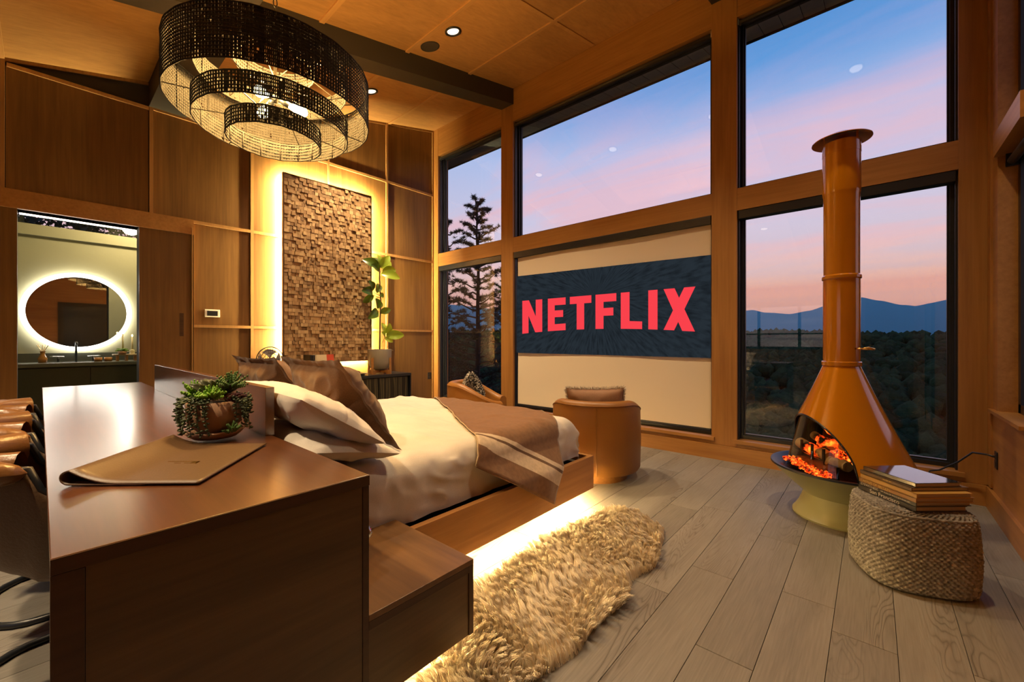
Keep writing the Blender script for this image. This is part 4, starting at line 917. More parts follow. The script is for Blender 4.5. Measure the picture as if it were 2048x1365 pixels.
# ------------------------------------------------------------------ desk chairs
lea = plain('chair_leather', (0.17, 0.075, 0.022), 0.32, bump=0.12, bscale=90, spec=0.5)
lead = plain('chair_shell_leather', (0.085, 0.045, 0.02), 0.5, bump=0.2, bscale=120)
def desk_chair(x, y, label):
    t = thing('desk_chair', label, 'chair', (x, y, 0), 0, 'leather chairs along the desk')
    def sh(u, v, k=1.0):
        a = PI + (u)*PI + 0.0; e = v*PI/2; rx, ry = 0.265*k, 0.33*k
        fr = math.cos(a); x_ = rx*math.cos(a)*(math.cos(e)**0.55); y_ = ry*math.sin(a)*(math.cos(e)**0.55)
        dp = 0.095*min(1, max(0, (y_+0.158)/0.025)); return (x_, y_, 0.80 - dp*(1-v) - 0.40*k*math.sin(e)**1.1)
    o = part('shell', MB().grid(lambda u, v: sh(u, v), 36, 14), lead, t, smooth=True); sm = o.modifiers.new('t', 'SOLIDIFY'); sm.thickness = 0.018
    rim = [Vector(sh(i/36, 0)) for i in range(37)]; 
    part('rim_rail', MB().tube([p+Vector((0,0,0.0)) for p in rim], 0.012, 8), M['black'], t, smooth=True)
    for s in (-1, 1):
        def arm(u, v, s=s):
            a = 2*PI*v; yy = -0.40 + 0.235*u; tp = (1-u**4)**0.5*(0.35+0.65*min(1, u*4)); xx = 0.245 - 0.10*(1-u)**2
            return (s*xx + 0.046*tp*math.cos(a), yy, 0.812 + 0.046*tp*math.sin(a) - 0.02*u*u)
        part('armrest', MB().grid(arm, 14, 12), lea, t, smooth=True)
        part('side_panel', MB().grid(lambda u, v, s=s: (s*(0.266-0.05*v**2), -0.02+0.24*u, 0.705-0.26*v), 6, 8), lead, t, smooth=True)
    part('back_pad', MB().grid(lambda u, v: ((0.225+0.04*math.cos(2*PI*v))*math.cos(PI*1.12+u*PI*0.76), -0.08+(0.27+0.04*math.cos(2*PI*v))*math.sin(PI*1.12+u*PI*0.76), 0.80+0.055*math.sin(2*PI*v)), 30, 12), lea, t, smooth=True)
    part('seat', MB().box(-0.18, 0.18, -0.12, 0.24, 0.42, 0.49, 0.03), lea, t, smooth=True)
    fp = [(-0.26, 0.36, 0.42), (-0.27, 0.40, 0.30), (-0.27, 0.38, 0.05), (-0.27, 0.30, 0.014), (-0.27, -0.11, 0.014)]
    fp += [(-0.27*math.cos(a), -0.13-0.19*math.sin(a), 0.014) for a in [PI*i/14 for i in range(1, 14)]]
    fp += [(0.27, -0.11, 0.014), (0.27, 0.30, 0.014), (0.27, 0.38, 0.05), (0.27, 0.40, 0.30), (0.26, 0.36, 0.42)]
    part('cantilever_frame', MB().tube(fp, 0.014, 10), M['black'], t, smooth=True)
    part('seat_rail', MB().tube([(-0.26,0.36,0.41),(-0.22,0.0,0.395),(0.22,0.0,0.395),(0.26,0.36,0.41)], 0.012, 8), M['black'], t, smooth=True)
desk_chair(-2.21, 0.14, 'brown leather cantilever chair at the desk, closest to the succulent planter')
desk_chair(-2.94, 0.14, 'brown leather cantilever chair at the desk, between two others')
desk_chair(-3.67, 0.14, 'brown leather cantilever chair at the desk, closest to the bathroom door')

# ------------------------------------------------------------------ tub chairs and cushions
tan = plain('tan_leather', (0.27, 0.115, 0.022), 0.42, bump=0.15, bscale=70, spec=0.45)
def tub_chair(loc, rz, label, hb=0.70, ha=0.54):
    t = thing('tub_chair', label, 'chair', (*loc, 0), rz, 'leather swivel tub chairs')
    Ro, Ri, N_ = 0.385, 0.285, 56; A0 = R(138)
    def top(p):
        x = max(0, min(1, (abs(p)-R(50))/(A0-R(50)))); x = x*x*(3-2*x); return hb - (hb-ha)*x
    V = []; secs = []
    for i in range(N_+1):
        p = -A0 + 2*A0*i/N_; tp = top(p); c_, s_ = math.sin(p), -math.cos(p); m_ = (Ro+Ri)/2; hw = (Ro-Ri)/2
        sec = [(Ro-0.015, 0.085), (Ro, 0.11), (Ro+0.006, 0.35), (Ro, tp-hw*0.9)]
        sec += [(m_+hw*math.cos(a), tp-hw+hw*math.sin(a)) for a in [PI*k/8 for k in range(1, 8)]]
        sec += [(Ri, tp-hw*0.9), (Ri, 0.30)]
        q = 1.0
        V += [(r*c_*1.0, r*s_*1.0, z) for r, z in sec]
    k = len(sec); Fc = [(i*k+j, i*k+j+1, (i+1)*k+j+1, (i+1)*k+j) for i in range(N_) for j in range(k-1)]
    Fc += [tuple(range(k)), tuple(N_*k+j for j in range(k))[::-1]]
    part('shell', MB().add(V, Fc), tan, t, auto=40)
    part('bottom', MB().lathe([(0,0.085),(0.37,0.085),(0.372,0.10)], 40), tan, t, smooth=True)
    part('seat_cushion', MB().lathe([(0,0.10),(0.29,0.10),(0.30,0.30),(0.295,0.40),(0.27,0.435),(0,0.445)], 40), tan, t, smooth=True, auto=45)
    part('swivel_base', MB().lathe([(0,0),(0.275,0),(0.275,0.075),(0.26,0.09),(0,0.09)], 40), wood('chair_plinth', (0.16,0.07,0.02), (0.27,0.12,0.03), 'x', 0.35) if 'chair_plinth' not in bpy.data.materials else bpy.data.materials['chair_plinth'], t, smooth=True, auto=40)
    part('seam', MB().tube([((Ro+0.005)*math.sin(0.06), -(Ro+0.005)*math.cos(0.06), z) for z in (0.10, 0.25, 0.45, hb-0.05)], 0.003, 6), tan, t)
    part('piping', MB().tube([((Ro+0.001)*math.sin(-A0+2*A0*i/60), -(Ro+0.001)*math.cos(-A0+2*A0*i/60), top(-A0+2*A0*i/60)-0.035) for i in range(61)], 0.0035, 6), tan, t, smooth=True)
    return t
tub_chair((-1.885, 3.31), R(27), 'tan leather tub chair standing in front of the projection shade')
tub_chair((-3.46, 3.40), R(-52), 'tan leather tub chair in front of the narrow pine window', 0.73, 0.53)
# cushion behind the near tub chair's back: dusty pink with a fringe
cu = thing('fringed_cushion', 'dusty brown lumbar cushion with a fluffy fringe on the tub chair by the shade', 'cushion')
fw1 = Vector((-math.sin(R(27)), math.cos(R(27)), 0)); place(cu, Vector((-1.885, 3.31, 0.612)) - fw1*0.075, (math.cos(R(27)), math.sin(R(27)), 0.03), -fw1*0.22 + Vector((0, 0, 1)))
part('cover', pillow_mb(0.50, 0.36, 0.16, 0, 28, 8, 0.008), fabric('dusty_pink', (0.24, 0.14, 0.09), (0.33, 0.20, 0.135), 200, 0.9, 0.2), cu, smooth=True)
def fringe(perim, n_, L, mat_, parent, w=0.004):
    V = []; Fc = []
    for i in range(n_):
        u = i/n_*4; k = int(u); f = u-k; C = [(-1,-1),(1,-1),(1,1),(-1,1)]; a, c2 = C[k], C[(k+1) % 4]
        ea, ec = a[0]+(c2[0]-a[0])*f, a[1]+(c2[1]-a[1])*f; p = Vector((ea*perim[0]/2*0.985*(1-0.07*(1-ec*ec)*ea*ea), ec*perim[1]/2*0.985*(1-0.07*(1-ea*ea)*ec*ec), random.uniform(-0.006, 0.006)))
        d = (Vector((p.x*0.3, p.y, 0)) if k in (0, 2) else Vector((p.x, p.y*0.3, 0))).normalized(); d = (d + Vector((random.gauss(0,0.35), random.gauss(0,0.35), random.gauss(0,0.45)))).normalized()*L*random.uniform(0.6,1.1)
        s = d.cross(Vector((random.gauss(0,1), random.gauss(0,1), random.gauss(0,1)))).normalized()*w/2
        o_ = len(V); V += [p-s, p+s, p+d*0.6+s*0.8, p+d*0.6-s*0.8, p+d]; Fc += [(o_, o_+1, o_+2, o_+3), (o_+3, o_+2, o_+4)]
    o = part('fringe', MB().add(V, Fc), mat_, parent); o['kind'] = 'stuff'
fringe((0.50, 0.36), 1500, 0.034, plain('fringe_white', (0.60, 0.55, 0.48), 0.9), cu)
c2_ = thing('shaggy_cushion', 'black and cream shaggy cushion on the tub chair by the pine window', 'cushion')
fw2 = Vector((-math.sin(R(-52)), math.cos(R(-52)), 0)); place(c2_, Vector((-3.46, 3.40, 0.625)) - fw2*0.075, (-fw2.y, fw2.x, 0.22), -fw2*0.45 + Vector((0, 0, 1)))
part('cover', pillow_mb(0.42, 0.34, 0.13, 0, 20, 3, 0.01), plain('cushion_core', (0.2, 0.19, 0.18), 0.9), c2_, smooth=True)
def shag(parent, n_, mat_, side):
    V = []; Fc = []
    for i in range(n_):
        a, c_ = random.uniform(-1,1), random.uniform(-1,1); sg = random.choice((-1,1))
        if side: sg = -1
        elif random.random() < 0.75: sg = 1
        pr = ((1-abs(a)**2.6)*(1-abs(c_)**2.6))**0.55; p = Vector((0.21*a, 0.17*c_, sg*(0.065*pr)))
        d = Vector((a*0.8+random.gauss(0,.5), c_*0.8+random.gauss(0,.5), sg*1.0)).normalized()*0.03; s = d.cross(Vector((random.gauss(0,1), random.gauss(0,1), 0.3))).normalized()*0.006
        o_ = len(V); V += [p-s, p+s, p+d*0.7+s, p+d*0.7-s, p+d]; Fc += [(o_, o_+1, o_+2, o_+3), (o_+3, o_+2, o_+4)]
    o = part('shag', MB().add(V, Fc), mat_, parent); o['kind'] = 'stuff'
shag(c2_, 1000, plain('shag_black', (0.02, 0.02, 0.022), 0.9), False); shag(c2_, 800, plain('shag_cream', (0.50, 0.46, 0.40), 0.9), False); shag(c2_, 1600, bpy.data.materials['shag_cream'], True)

# ------------------------------------------------------------------ stove
SX, SY = -0.160, 3.600; SK, SKZ = 0.735, 0.962
enam = plain('orange_enamel', (0.46, 0.165, 0.003), 0.16, spec=0.6, coat=0.6); cream_e = plain('sage_enamel', (0.30, 0.29, 0.15), 0.32, spec=0.5, bump=0.03, bscale=30)
blk_e = plain('black_enamel', (0.012, 0.012, 0.013), 0.25)
sv = thing('cone_stove', 'orange enamel cone fireplace with a sage pedestal and tall flue', 'fireplace', (SX, SY, 0)); sv.scale = (SK, SK, SKZ)
part('pedestal', MB().lathe([(0.0,0.0),(0.375,0.0),(0.378,0.012),(0.365,0.022),(0.325,0.075),(0.295,0.14),(0.285,0.165),(0,0.165)], 64), cream_e, sv, auto=40)
part('bowl', MB().lathe([(0.283,0.155),(0.30,0.168),(0.40,0.235),(0.50,0.305),(0.548,0.350)], 64), cream_e, sv, auto=40)
part('bowl_rim', MB().lathe([(0.545,0.345),(0.558,0.350),(0.556,0.362),(0.535,0.362),(0.44,0.30),(0.0,0.27)], 64), plain('rim_enamel', (0.010, 0.013, 0.02), 0.4), sv, auto=50)
PH0 = R(214); ZA, RA = 0.352, 0.548; ZB_, RB_ = 1.075, 0.138
def cone_r(z): 
    u = (z-ZA)/(ZB_-ZA); return RA + (RB_-RA)*u + 0.012*math.sin(PI*u)*-1.0
ARCH = 0.365; PHW = R(71)
def hood(dr):
    b = MB(); nz_, np_ = 44, 72; zs = [ZA + (ZB_-ZA)*(i/nz_)**1.0 for i in range(nz_+1)]
    zs = sorted(set([round(z, 4) for z in zs] + [round(ZA+ARCH*s, 4) for s in (0.9, 0.95, 0.98, 0.995, 1.0)])); V = []
    for z in zs:
        q = (z-ZA)/ARCH; ph = PHW*math.sqrt(max(0, 1-q**2.2)) if q < 1 else 0.0
        r = cone_r(z) - dr
        for j in range(np_+1):
            a = PH0 + ph + (2*PI-2*ph)*j/np_; V.append((r*math.cos(a), r*math.sin(a), z))
    k = np_+1; Fc = [(i*k+j, i*k+j+1, (i+1)*k+j+1, (i+1)*k+j) for i in range(len(zs)-1) for j in range(np_)]
    return b.add(V, Fc), zs
h1, zs = hood(0.0); part('hood', h1, enam, sv, auto=50)
h2, _ = hood(0.010); part('hood_lining', h2, blk_e, sv, auto=50)
# lip of the opening
lip = []
for s in [i/60 for i in range(61)]:
    t_a = -1 + 2*s; q = (1-abs(t_a)**2)**(1/2.2) if abs(t_a) < 1 else 0; z = ZA + ARCH*q; r = cone_r(z)-0.004; a = PH0 + PHW*t_a; lip.append((r*math.cos(a), r*math.sin(a), z))
part('opening_lip', MB().tube(lip, 0.008, 6), blk_e, sv, smooth=True)
part('collar', MB().lathe([(0.138,1.07),(0.150,1.075),(0.150,1.10),(0.141,1.105)], 48), enam, sv, auto=40)
part('flue', MB().lathe([(0.139,1.08),(0.139,1.68),(0.148,1.688),(0.148,1.705),(0.136,1.715),(0.136,2.27),(0.141,2.285),(0.143,2.30),(0.143,2.645),(0.137,2.645),(0.135,2.4)], 48), enam, sv, auto=40)
part('flue_band', MB().lathe([(0.1435,2.565),(0.145,2.565),(0.145,2.60),(0.1435,2.60)], 48), enam, sv, auto=40)
cp = part('flue_cap', MB().lathe([(0.0,2.735),(0.10,2.712),(0.224,2.668),(0.224,2.664),(0.10,2.700),(0.0,2.715)], 48), enam, sv, auto=60)
for k in range(3): part('cap_stay', MB().box(-0.012, 0.012, -0.002, 0.002, 2.63, 2.695), enam, sv, loc=(0.138*math.cos(k*2.1+3.6), 0.138*math.sin(k*2.1+3.6), 0), rot=(0,0,k*2.1+3.6+PI/2))
dm = part('damper_handle', MB().tube([(0.10,-0.10,1.195),(0.155,-0.12,1.195)], 0.006, 8), M['brass'], sv, smooth=True)
part('grip', MB().tube([(0.15,-0.12,1.195),(0.19,-0.115,1.198),(0.235,-0.10,1.192)], [0.007, 0.012, 0.007], 8), M['brass'], dm, smooth=True)
# firebox: curved front glass set back, back plate, grate
def arcwall(r, a0, a1, z0, z1, n_=24, arch=False):
    def fn(u, v):
        a = a0+(a1-a0)*u; z = z0 + (z1-z0)*v; return ((r-0.30*(z-z0))*math.cos(a), (r-0.30*(z-z0))*math.sin(a), z)
    return MB().grid(fn, n_, 10)
part('fire_glass', arcwall(0.44, PH0-R(64), PH0+R(64), 0.30, 0.74), glass_thin('fire_glass', (0.85, 0.8, 0.7), 1.45, 0.02, 1.0), sv, smooth=True)
part('fire_back', arcwall(0.30, PH0+R(80), PH0+R(280), 0.28, 0.9, 32), plain('fire_brick', (0.05, 0.045, 0.035), 0.8), sv, smooth=True)
Fd = Vector((math.cos(PH0), math.sin(PH0), 0)); Fs = Vector((-Fd.y, Fd.x, 0))     # out of the opening, and sideways (+ = toward camera right)
def sp_(a, s, z): p = Fd*a + Fs*s; return Vector((p.x, p.y, z))
def ember_mat():
    m, t, b = mat_new('embers'); N = t.nodes; Lk = t.links.new; c = N.new('ShaderNodeTexCoord'); nz = N.new('ShaderNodeTexNoise'); nz.inputs['Scale'].default_value = 38; nz.inputs['Detail'].default_value = 5
    Lk(c.outputs['Object'], nz.inputs['Vector']); r = cramp(t, [(0.38, (0.02, 0.002, 0.0)), (0.46, (0.45, 0.012, 0.001)), (0.58, (1.0, 0.12, 0.008)), (0.72, (1.0, 0.42, 0.05))], nz.outputs['Fac'])
    b.inputs['Base Color'].default_value = (0.01, 0.005, 0.003, 1); Lk(r.outputs[0], b.inputs['Emission Color']); b.inputs['Emission Strength'].default_value = 1.7; return m
M['ember'] = ember_mat()
part('grate', MB().box(-0.34, 0.34, -0.012, 0.012, -0.05, 0.035), blk_e, sv, loc=sp_(0.235, 0, 0.385), rot=(0,0,PH0+PI/2))
for s in (-0.17, 0.0, 0.17): part('grate_bar', MB().box(-0.012, 0.012, -0.008, 0.008, 0, 0.11), blk_e, sv, loc=sp_(0.25, s, 0.40), rot=(0,0,PH0+PI/2))
b = MB()
for i in range(230):
    s = random.uniform(-0.29, 0.29); a = random.uniform(0.26, 0.385) - 0.10*abs(s); b.ball(sp_(a, s, 0.338+random.uniform(0, 0.022)), random.uniform(0.008, 0.02), 1, 1, 0.7, 1)
o = part('ember_bed', b, M['ember'], sv, smooth=True); o['kind'] = 'stuff'
part('ember_tray', MB().box(-0.25, 0.25, -0.08, 0.06, -0.012, 0.01), blk_e, sv, loc=sp_(0.29, 0, 0.33), rot=(0,0,PH0-PI/2))
b = MB()
for i in range(70):
    b.ball(sp_(random.uniform(0.0, 0.14), random.uniform(-0.22, 0.22), 0.42+random.uniform(0, 0.10)), random.uniform(0.012, 0.03), 1, 1, 0.8, 1)
o = part('glowing_coals', b, M['ember'], sv, smooth=True); o['kind'] = 'stuff'
def log_mat(nm, glow):
    m, t, b = mat_new(nm); N = t.nodes; Lk = t.links.new; c = N.new('ShaderNodeTexCoord'); nz = N.new('ShaderNodeTexNoise'); nz.inputs['Scale'].default_value = 14; nz.inputs['Detail'].default_value = 5
    Lk(c.outputs['Object'], nz.inputs['Vector'])
    sp2 = N.new('ShaderNodeSeparateXYZ'); Lk(c.outputs['Object'], sp2.inputs[0]); ab = N.new('ShaderNodeMath'); ab.operation = 'ABSOLUTE'; Lk(sp2.outputs[0], ab.inputs[0])
    r = cramp(t, [(0.4, (0.46, 0.36, 0.20)), (0.6, (0.30, 0.22, 0.11))], nz.outputs['Fac']); Lk(r.outputs[0], b.inputs['Base Color']); b.inputs['Roughness'].default_value = 0.9
    if glow:
        ds = N.new('ShaderNodeMath'); ds.operation = 'MULTIPLY_ADD'; Lk(nz.outputs['Fac'], ds.inputs[0]); ds.inputs[1].default_value = 0.16; Lk(ab.outputs[0], ds.inputs[2])
        ch = cramp(t, [(0.15, (0.012, 0.008, 0.006)), (0.24, (0.42, 0.32, 0.18))], ds.outputs[0]); Lk(ch.outputs[0], b.inputs['Base Color'])
        n2 = N.new('ShaderNodeTexNoise'); n2.inputs['Scale'].default_value = 11; n2.inputs['Detail'].default_value = 3; Lk(c.outputs['Object'], n2.inputs['Vector'])
        g = cramp(t, [(0.45, (0, 0, 0)), (0.56, (1.0, 0.06, 0.005)), (0.72, (1.0, 0.35, 0.03))], n2.outputs['Fac']); mk = cramp(t, [(0.13, (1, 1, 1)), (0.2, (0, 0, 0))], ds.outputs[0])
        mm = N.new('ShaderNodeMix'); mm.data_type = 'RGBA'; mm.blend_type = 'MULTIPLY'; mm.inputs['Factor'].default_value = 1; Lk(g.outputs[0], mm.inputs['A']); Lk(mk.outputs[0], mm.inputs['B'])
        Lk(mm.outputs['Result'], b.inputs['Emission Color']); b.inputs['Emission Strength'].default_value = 2.2
    return m
lg = log_mat('birch_log', False); lgg = log_mat('burning_log', True)
def logs(a, s, z, yaw, pitch, L, r, mat_, lab):
    o = solo('firewood_log', MB().tube([(L*(i/8-0.5), 0.006*math.sin(i*1.3), 0.005*math.cos(i*2.1)) for i in range(9)], [r*(1+0.07*math.sin(i*2.2)) for i in range(9)], 14), mat_, lab, 'log', smooth=True, group='logs inside the stove')
    p = sp_(a*SK, s*SK, z*SKZ) + Vector((SX, SY, 0)); o.location = p; o.scale = (SK, SK, SK); o.rotation_euler = (0, pitch, PH0+PI/2+yaw); o.data.set_sharp_from_angle(angle=R(50)); return o
logs(0.19, -0.08, 0.455, 0.05, 0.06, 0.44, 0.050, lgg, 'largest glowing log at the front of the fire, against the grate')
logs(0.10, -0.10, 0.52, -0.12, 0.05, 0.36, 0.040, lgg, 'pale-ended log glowing in the middle of the fire')
logs(0.05, -0.06, 0.60, -0.22, 0.10, 0.34, 0.036, lgg, 'pale-ended log highest up in the fire')
logs(0.05, 0.25, 0.535, 0.3, -0.10, 0.24, 0.040, lg, 'unburnt birch log at the camera side of the fire')
logs(0.19, 0.265, 0.43, 0.35, 0.0, 0.18, 0.045, lg, 'short birch log with a dark knot beside the grate end')
logs(0.175, 0.115, 0.545, 1.3, 0.1, 0.14, 0.034, lgg, 'short charred log pointing out of the fire')

# stove cord
part('power_cord', MB().tube([Vector(((p[0]-SX)/SK, (p[1]-SY)/SK, p[2]/SKZ)) for p in [(0.635,4.30,0.405),(0.60,4.33,0.41),(0.54,4.40,0.40),(0.47,4.43,0.31),(0.38,4.47,0.225),(0.33,4.485,0.205),(0.31,4.46,0.16),(0.28,4.42,0.10),(0.20,4.36,0.03),(0.08,4.1,0.012),(-0.05,3.83,0.012)]], 0.007, 8), M['black'], sv, smooth=True)

# ------------------------------------------------------------------ pouf and books
def pouf_mat():
    m, t, b = mat_new('chunky_wool'); N = t.nodes; Lk = t.links.new; c = N.new('ShaderNodeTexCoord'); nz = N.new('ShaderNodeTexNoise'); nz.inputs['Scale'].default_value = 55; nz.inputs['Detail'].default_value = 5
    Lk(c.outputs['Object'], nz.inputs['Vector']); r = cramp(t, [(0.3, (0.13, 0.122, 0.108)), (0.55, (0.28, 0.262, 0.235)), (0.75, (0.46, 0.435, 0.395))], nz.outputs['Fac']); Lk(r.outputs[0], b.inputs['Base Color'])
    b.inputs['Roughness'].default_value = 0.95; b.inputs['Specular IOR Level'].default_value = 0.1; b.inputs['Sheen Weight'].default_value = 0.2
    k = N.new('ShaderNodeBump'); k.inputs['Strength'].default_value = 0.5; k.inputs['Distance'].default_value = 0.004; Lk(nz.outputs['Fac'], k.inputs['Height']); Lk(k.outputs[0], b.inputs['Normal']); return m
PX, PY, PH_ = 0.142, 2.930, 0.385
def pouf_fn(u, v):
    a = 2*PI*u; ce_, se_ = math.cos(a), math.sin(a); n_ = 3.2
    rad = 0.222/((abs(ce_)**n_ + abs(se_)**n_)**(1/n_))
    # profile: side rises from the floor, rounds over into the top
    if v < 0.62:
        q = v/0.62; z = 0.006 + q*(PH_-0.055); k = 0.955 + 0.045*math.sin(PI*min(1, q*0.9+0.08))
        if q < 0.08: k -= 0.05*(1-q/0.08)**2
    elif v < 0.78:
        q = (v-0.62)/0.16*PI/2; z = PH_-0.049 + 0.045*math.sin(q); k = (0.955+0.045*math.sin(PI*0.98)) - 0.17*(1-math.cos(q))
    else:
        q = (v-0.78)/0.22; z = PH_-0.004 + 0.008*(q*(2-q)); k = 0.785*(1-q)
    jj = 0.55 + 0.9*abs(noise.noise(Vector((int(u*116)*1.37+0.3, int(v*46)*2.11+0.7, 0.5))))
    bump_ = 0.0065*jj*(math.sin(u*2*PI*58 + (PI if int(v*46) % 2 else 0)) * abs(math.sin(v*46*PI)))
    r = rad*k + (bump_ if k > 0.3 else 0)
    return (r*ce_, r*se_, z + (bump_*0.8 if v > 0.7 and k > 0.06 else 0))
pf = thing('knitted_pouf', 'chunky grey-brown knitted wool pouf in front of the stove', 'pouf', (PX, PY, 0), R(22))
part('cover', MB().grid(pouf_fn, 464, 230, wrap=True), pouf_mat(), pf, smooth=True)
part('top_seam', MB().tube([Vector(pouf_fn(i/96, 0.69))*1.0 + Vector((0,0,0.002)) for i in range(96)], 0.006, 6, closed=True), bpy.data.materials['chunky_wool'], pf, smooth=True)

def text_mesh(body, size, extrude=0.0004):
    cu_ = bpy.data.curves.new('txt', 'FONT'); cu_.body = body; cu_.size = size; cu_.extrude = extrude; cu_.align_x = 'LEFT'
    o_ = bpy.data.objects.new('txt', cu_); COL.objects.link(o_); bpy.context.view_layer.update()
    me_ = bpy.data.meshes.new_from_object(o_.evaluated_get(bpy.context.evaluated_depsgraph_get())); bpy.data.objects.remove(o_); bpy.data.curves.remove(cu_); return me_
M['gold_ink'] = plain('gold_ink', (0.7, 0.5, 0.16), 0.4); M['white_ink'] = plain('white_ink', (0.75, 0.72, 0.65), 0.5)
BA = math.atan2(-0.738, 0.675)   # spine direction on the pouf
# local frame of a book: spine along +y at x = 0, width along +x. Want +y -> spine reversed so that width points away from the camera
def pbook(k, off, along, T, Ls, Wd, col, lab, texts=(), dr=0.0, rough=0.35):
    global zb_
    e = Vector((math.cos(BA), math.sin(BA), 0)); w = Vector((-e.y, e.x, 0))
    start = Vector((-0.058, 2.965, 0)) + e*along + w*off
    # +y local = -e would mirror; use rotation with x->w, y->-e and shift the origin to the far end
    rz = math.atan2(w.y, w.x) + dr
    org = start + e*Ls
    t = book('book', (org.x, org.y, zb_), rz, (Ls, Wd, T), plain('cover_p%d' % k, col, rough, coat=0.2), lab, 'books piled on the pouf')
    for body, pos, size, ink in texts:
        me_ = text_mesh(body, size); me_.materials.append(ink)
        # text runs from the far end (y = Ls) to the near end: rotate so that +X text -> -y local, up -> +z
        part('spine_title', me_, None, t, loc=(-0.0008, Ls - pos, T/2 - size*0.33), rot=(PI/2, 0, -PI/2))
    zb_ += T
    return t
zb_ = PH_ + 0.004
pbook(0, 0.0, 0.0, 0.024, 0.315, 0.25, (0.03, 0.03, 0.028), 'dark book at the bottom of the pouf pile titled San Francisco', [('San Francisco', 0.07, 0.030, M['white_ink'])])
pbook(1, 0.002, 0.004, 0.020, 0.310, 0.27, (0.055, 0.053, 0.05), 'grey photojournalism book second from the bottom of the pouf pile', [('EYEWITNESS', 0.01, 0.018, M['white_ink']), ('150 YEARS OF PHOTOJOURNALISM', 0.125, 0.010, M['white_ink'])])
pbook(2, -0.004, 0.008, 0.022, 0.312, 0.285, (0.36, 0.19, 0.06), 'tan book about castles in the middle of the pouf pile', [('CASTLES OF BRITAIN', 0.012, 0.018, M['gold_ink'])])
pbook(3, -0.006, 0.020, 0.023, 0.305, 0.27, (0.55, 0.33, 0.09), 'ochre book above the castles book in the pouf pile')
pbook(4, 0.0, 0.010, 0.018, 0.285, 0.28, (0.16, 0.10, 0.055), 'dark brown museum book second from the top of the pouf pile', [('MUSEUM', 0.135, 0.012, M['gold_ink'])])
pbook(5, 0.018, 0.020, 0.022, 0.275, 0.235, (0.02, 0.018, 0.02), 'glossy dark book on top of the pouf pile mirroring the sky', (), 0.03, 0.04)
for k_ in ('Coat Weight', 'Specular IOR Level'): bpy.data.materials['cover_p5'].node_tree.nodes['Principled BSDF'].inputs[k_].default_value = 1.0

# ------------------------------------------------------------------ sheepskin rug
out = [(-1.346,2.702),(-1.20,2.71),(-1.07,2.64),(-0.99,2.60),(-0.945,2.486),(-0.899,2.293),(-0.86,2.125),(-0.895,1.958),(-0.865,1.828),(-0.85,1.713),(-0.862,1.574),(-0.865,1.467),(-0.843,1.36),(-0.86,1.25),(-0.90,1.12),(-0.96,0.99),(-1.06,0.90),(-1.17,0.86),(-1.27,0.88),(-1.36,0.99),(-1.41,1.15),(-1.44,1.32),(-1.445,1.5),(-1.46,1.72),(-1.455,1.9),(-1.465,2.08),(-1.44,2.28),(-1.43,2.47),(-1.40,2.60)]
def inside(x, y):
    c_ = False; j = len(out)-1
    for i in range(len(out)):
        xi, yi = out[i]; xj, yj = out[j]
        if (yi > y) != (yj > y) and x < (xj-xi)*(y-yi)/(yj-yi)+xi: c_ = not c_
        j = i
    return c_
rg = thing('sheepskin_rug', 'long cream sheepskin rug on the floor beside the bed', 'rug', (-1.15, 1.78, 0))
ro = Vector((-1.15, 1.78))
k = len(out); b = MB().add([((x-ro.x)*0.93, (y-ro.y)*0.97, 0.002) for x, y in out]+[((x-ro.x)*0.88, (y-ro.y)*0.95, 0.014) for x, y in out], [tuple(range(k))[::-1] if False else tuple(range(k, 2*k))] + [(i, (i+1) % k, k+(i+1) % k, k+i) for i in range(k)])
part('hide', b, plain('hide', (0.80, 0.68, 0.48), 0.9), rg)
def wool_mat():
    m, t, b = mat_new('sheep_wool'); N = t.nodes; Lk = t.links.new
    g = N.new('ShaderNodeNewGeometry'); r = cramp(t, [(0, (0.66, 0.52, 0.33)), (0.5, (0.86, 0.77, 0.61)), (1, (0.95, 0.91, 0.82))], g.outputs['Random Per Island'])
    Lk(r.outputs[0], b.inputs['Base Color'])
    b.inputs['Roughness'].default_value = 0.7; b.inputs['Specular IOR Level'].default_value = 0.15
    tr_ = N.new('ShaderNodeBsdfTranslucent'); Lk(r.outputs[0], tr_.inputs[0]); mx = N.new('ShaderNodeMixShader'); mx.inputs[0].default_value = 0.3
    Lk(b.outputs[0], mx.inputs[1]); Lk(tr_.outputs[0], mx.inputs[2]); Lk(mx.outputs[0], N['Material Output'].inputs[0]); return m
tufts = []
while len(tufts) < 1500:
    x, y = random.uniform(-1.48, -0.83), random.uniform(0.85, 2.72)
    if inside(x, y): tufts.append((x, y, random.uniform(0, 6.28), random.uniform(0.7, 1.15)))
TA = np.array(tufts)
Vv = []; Ff = []
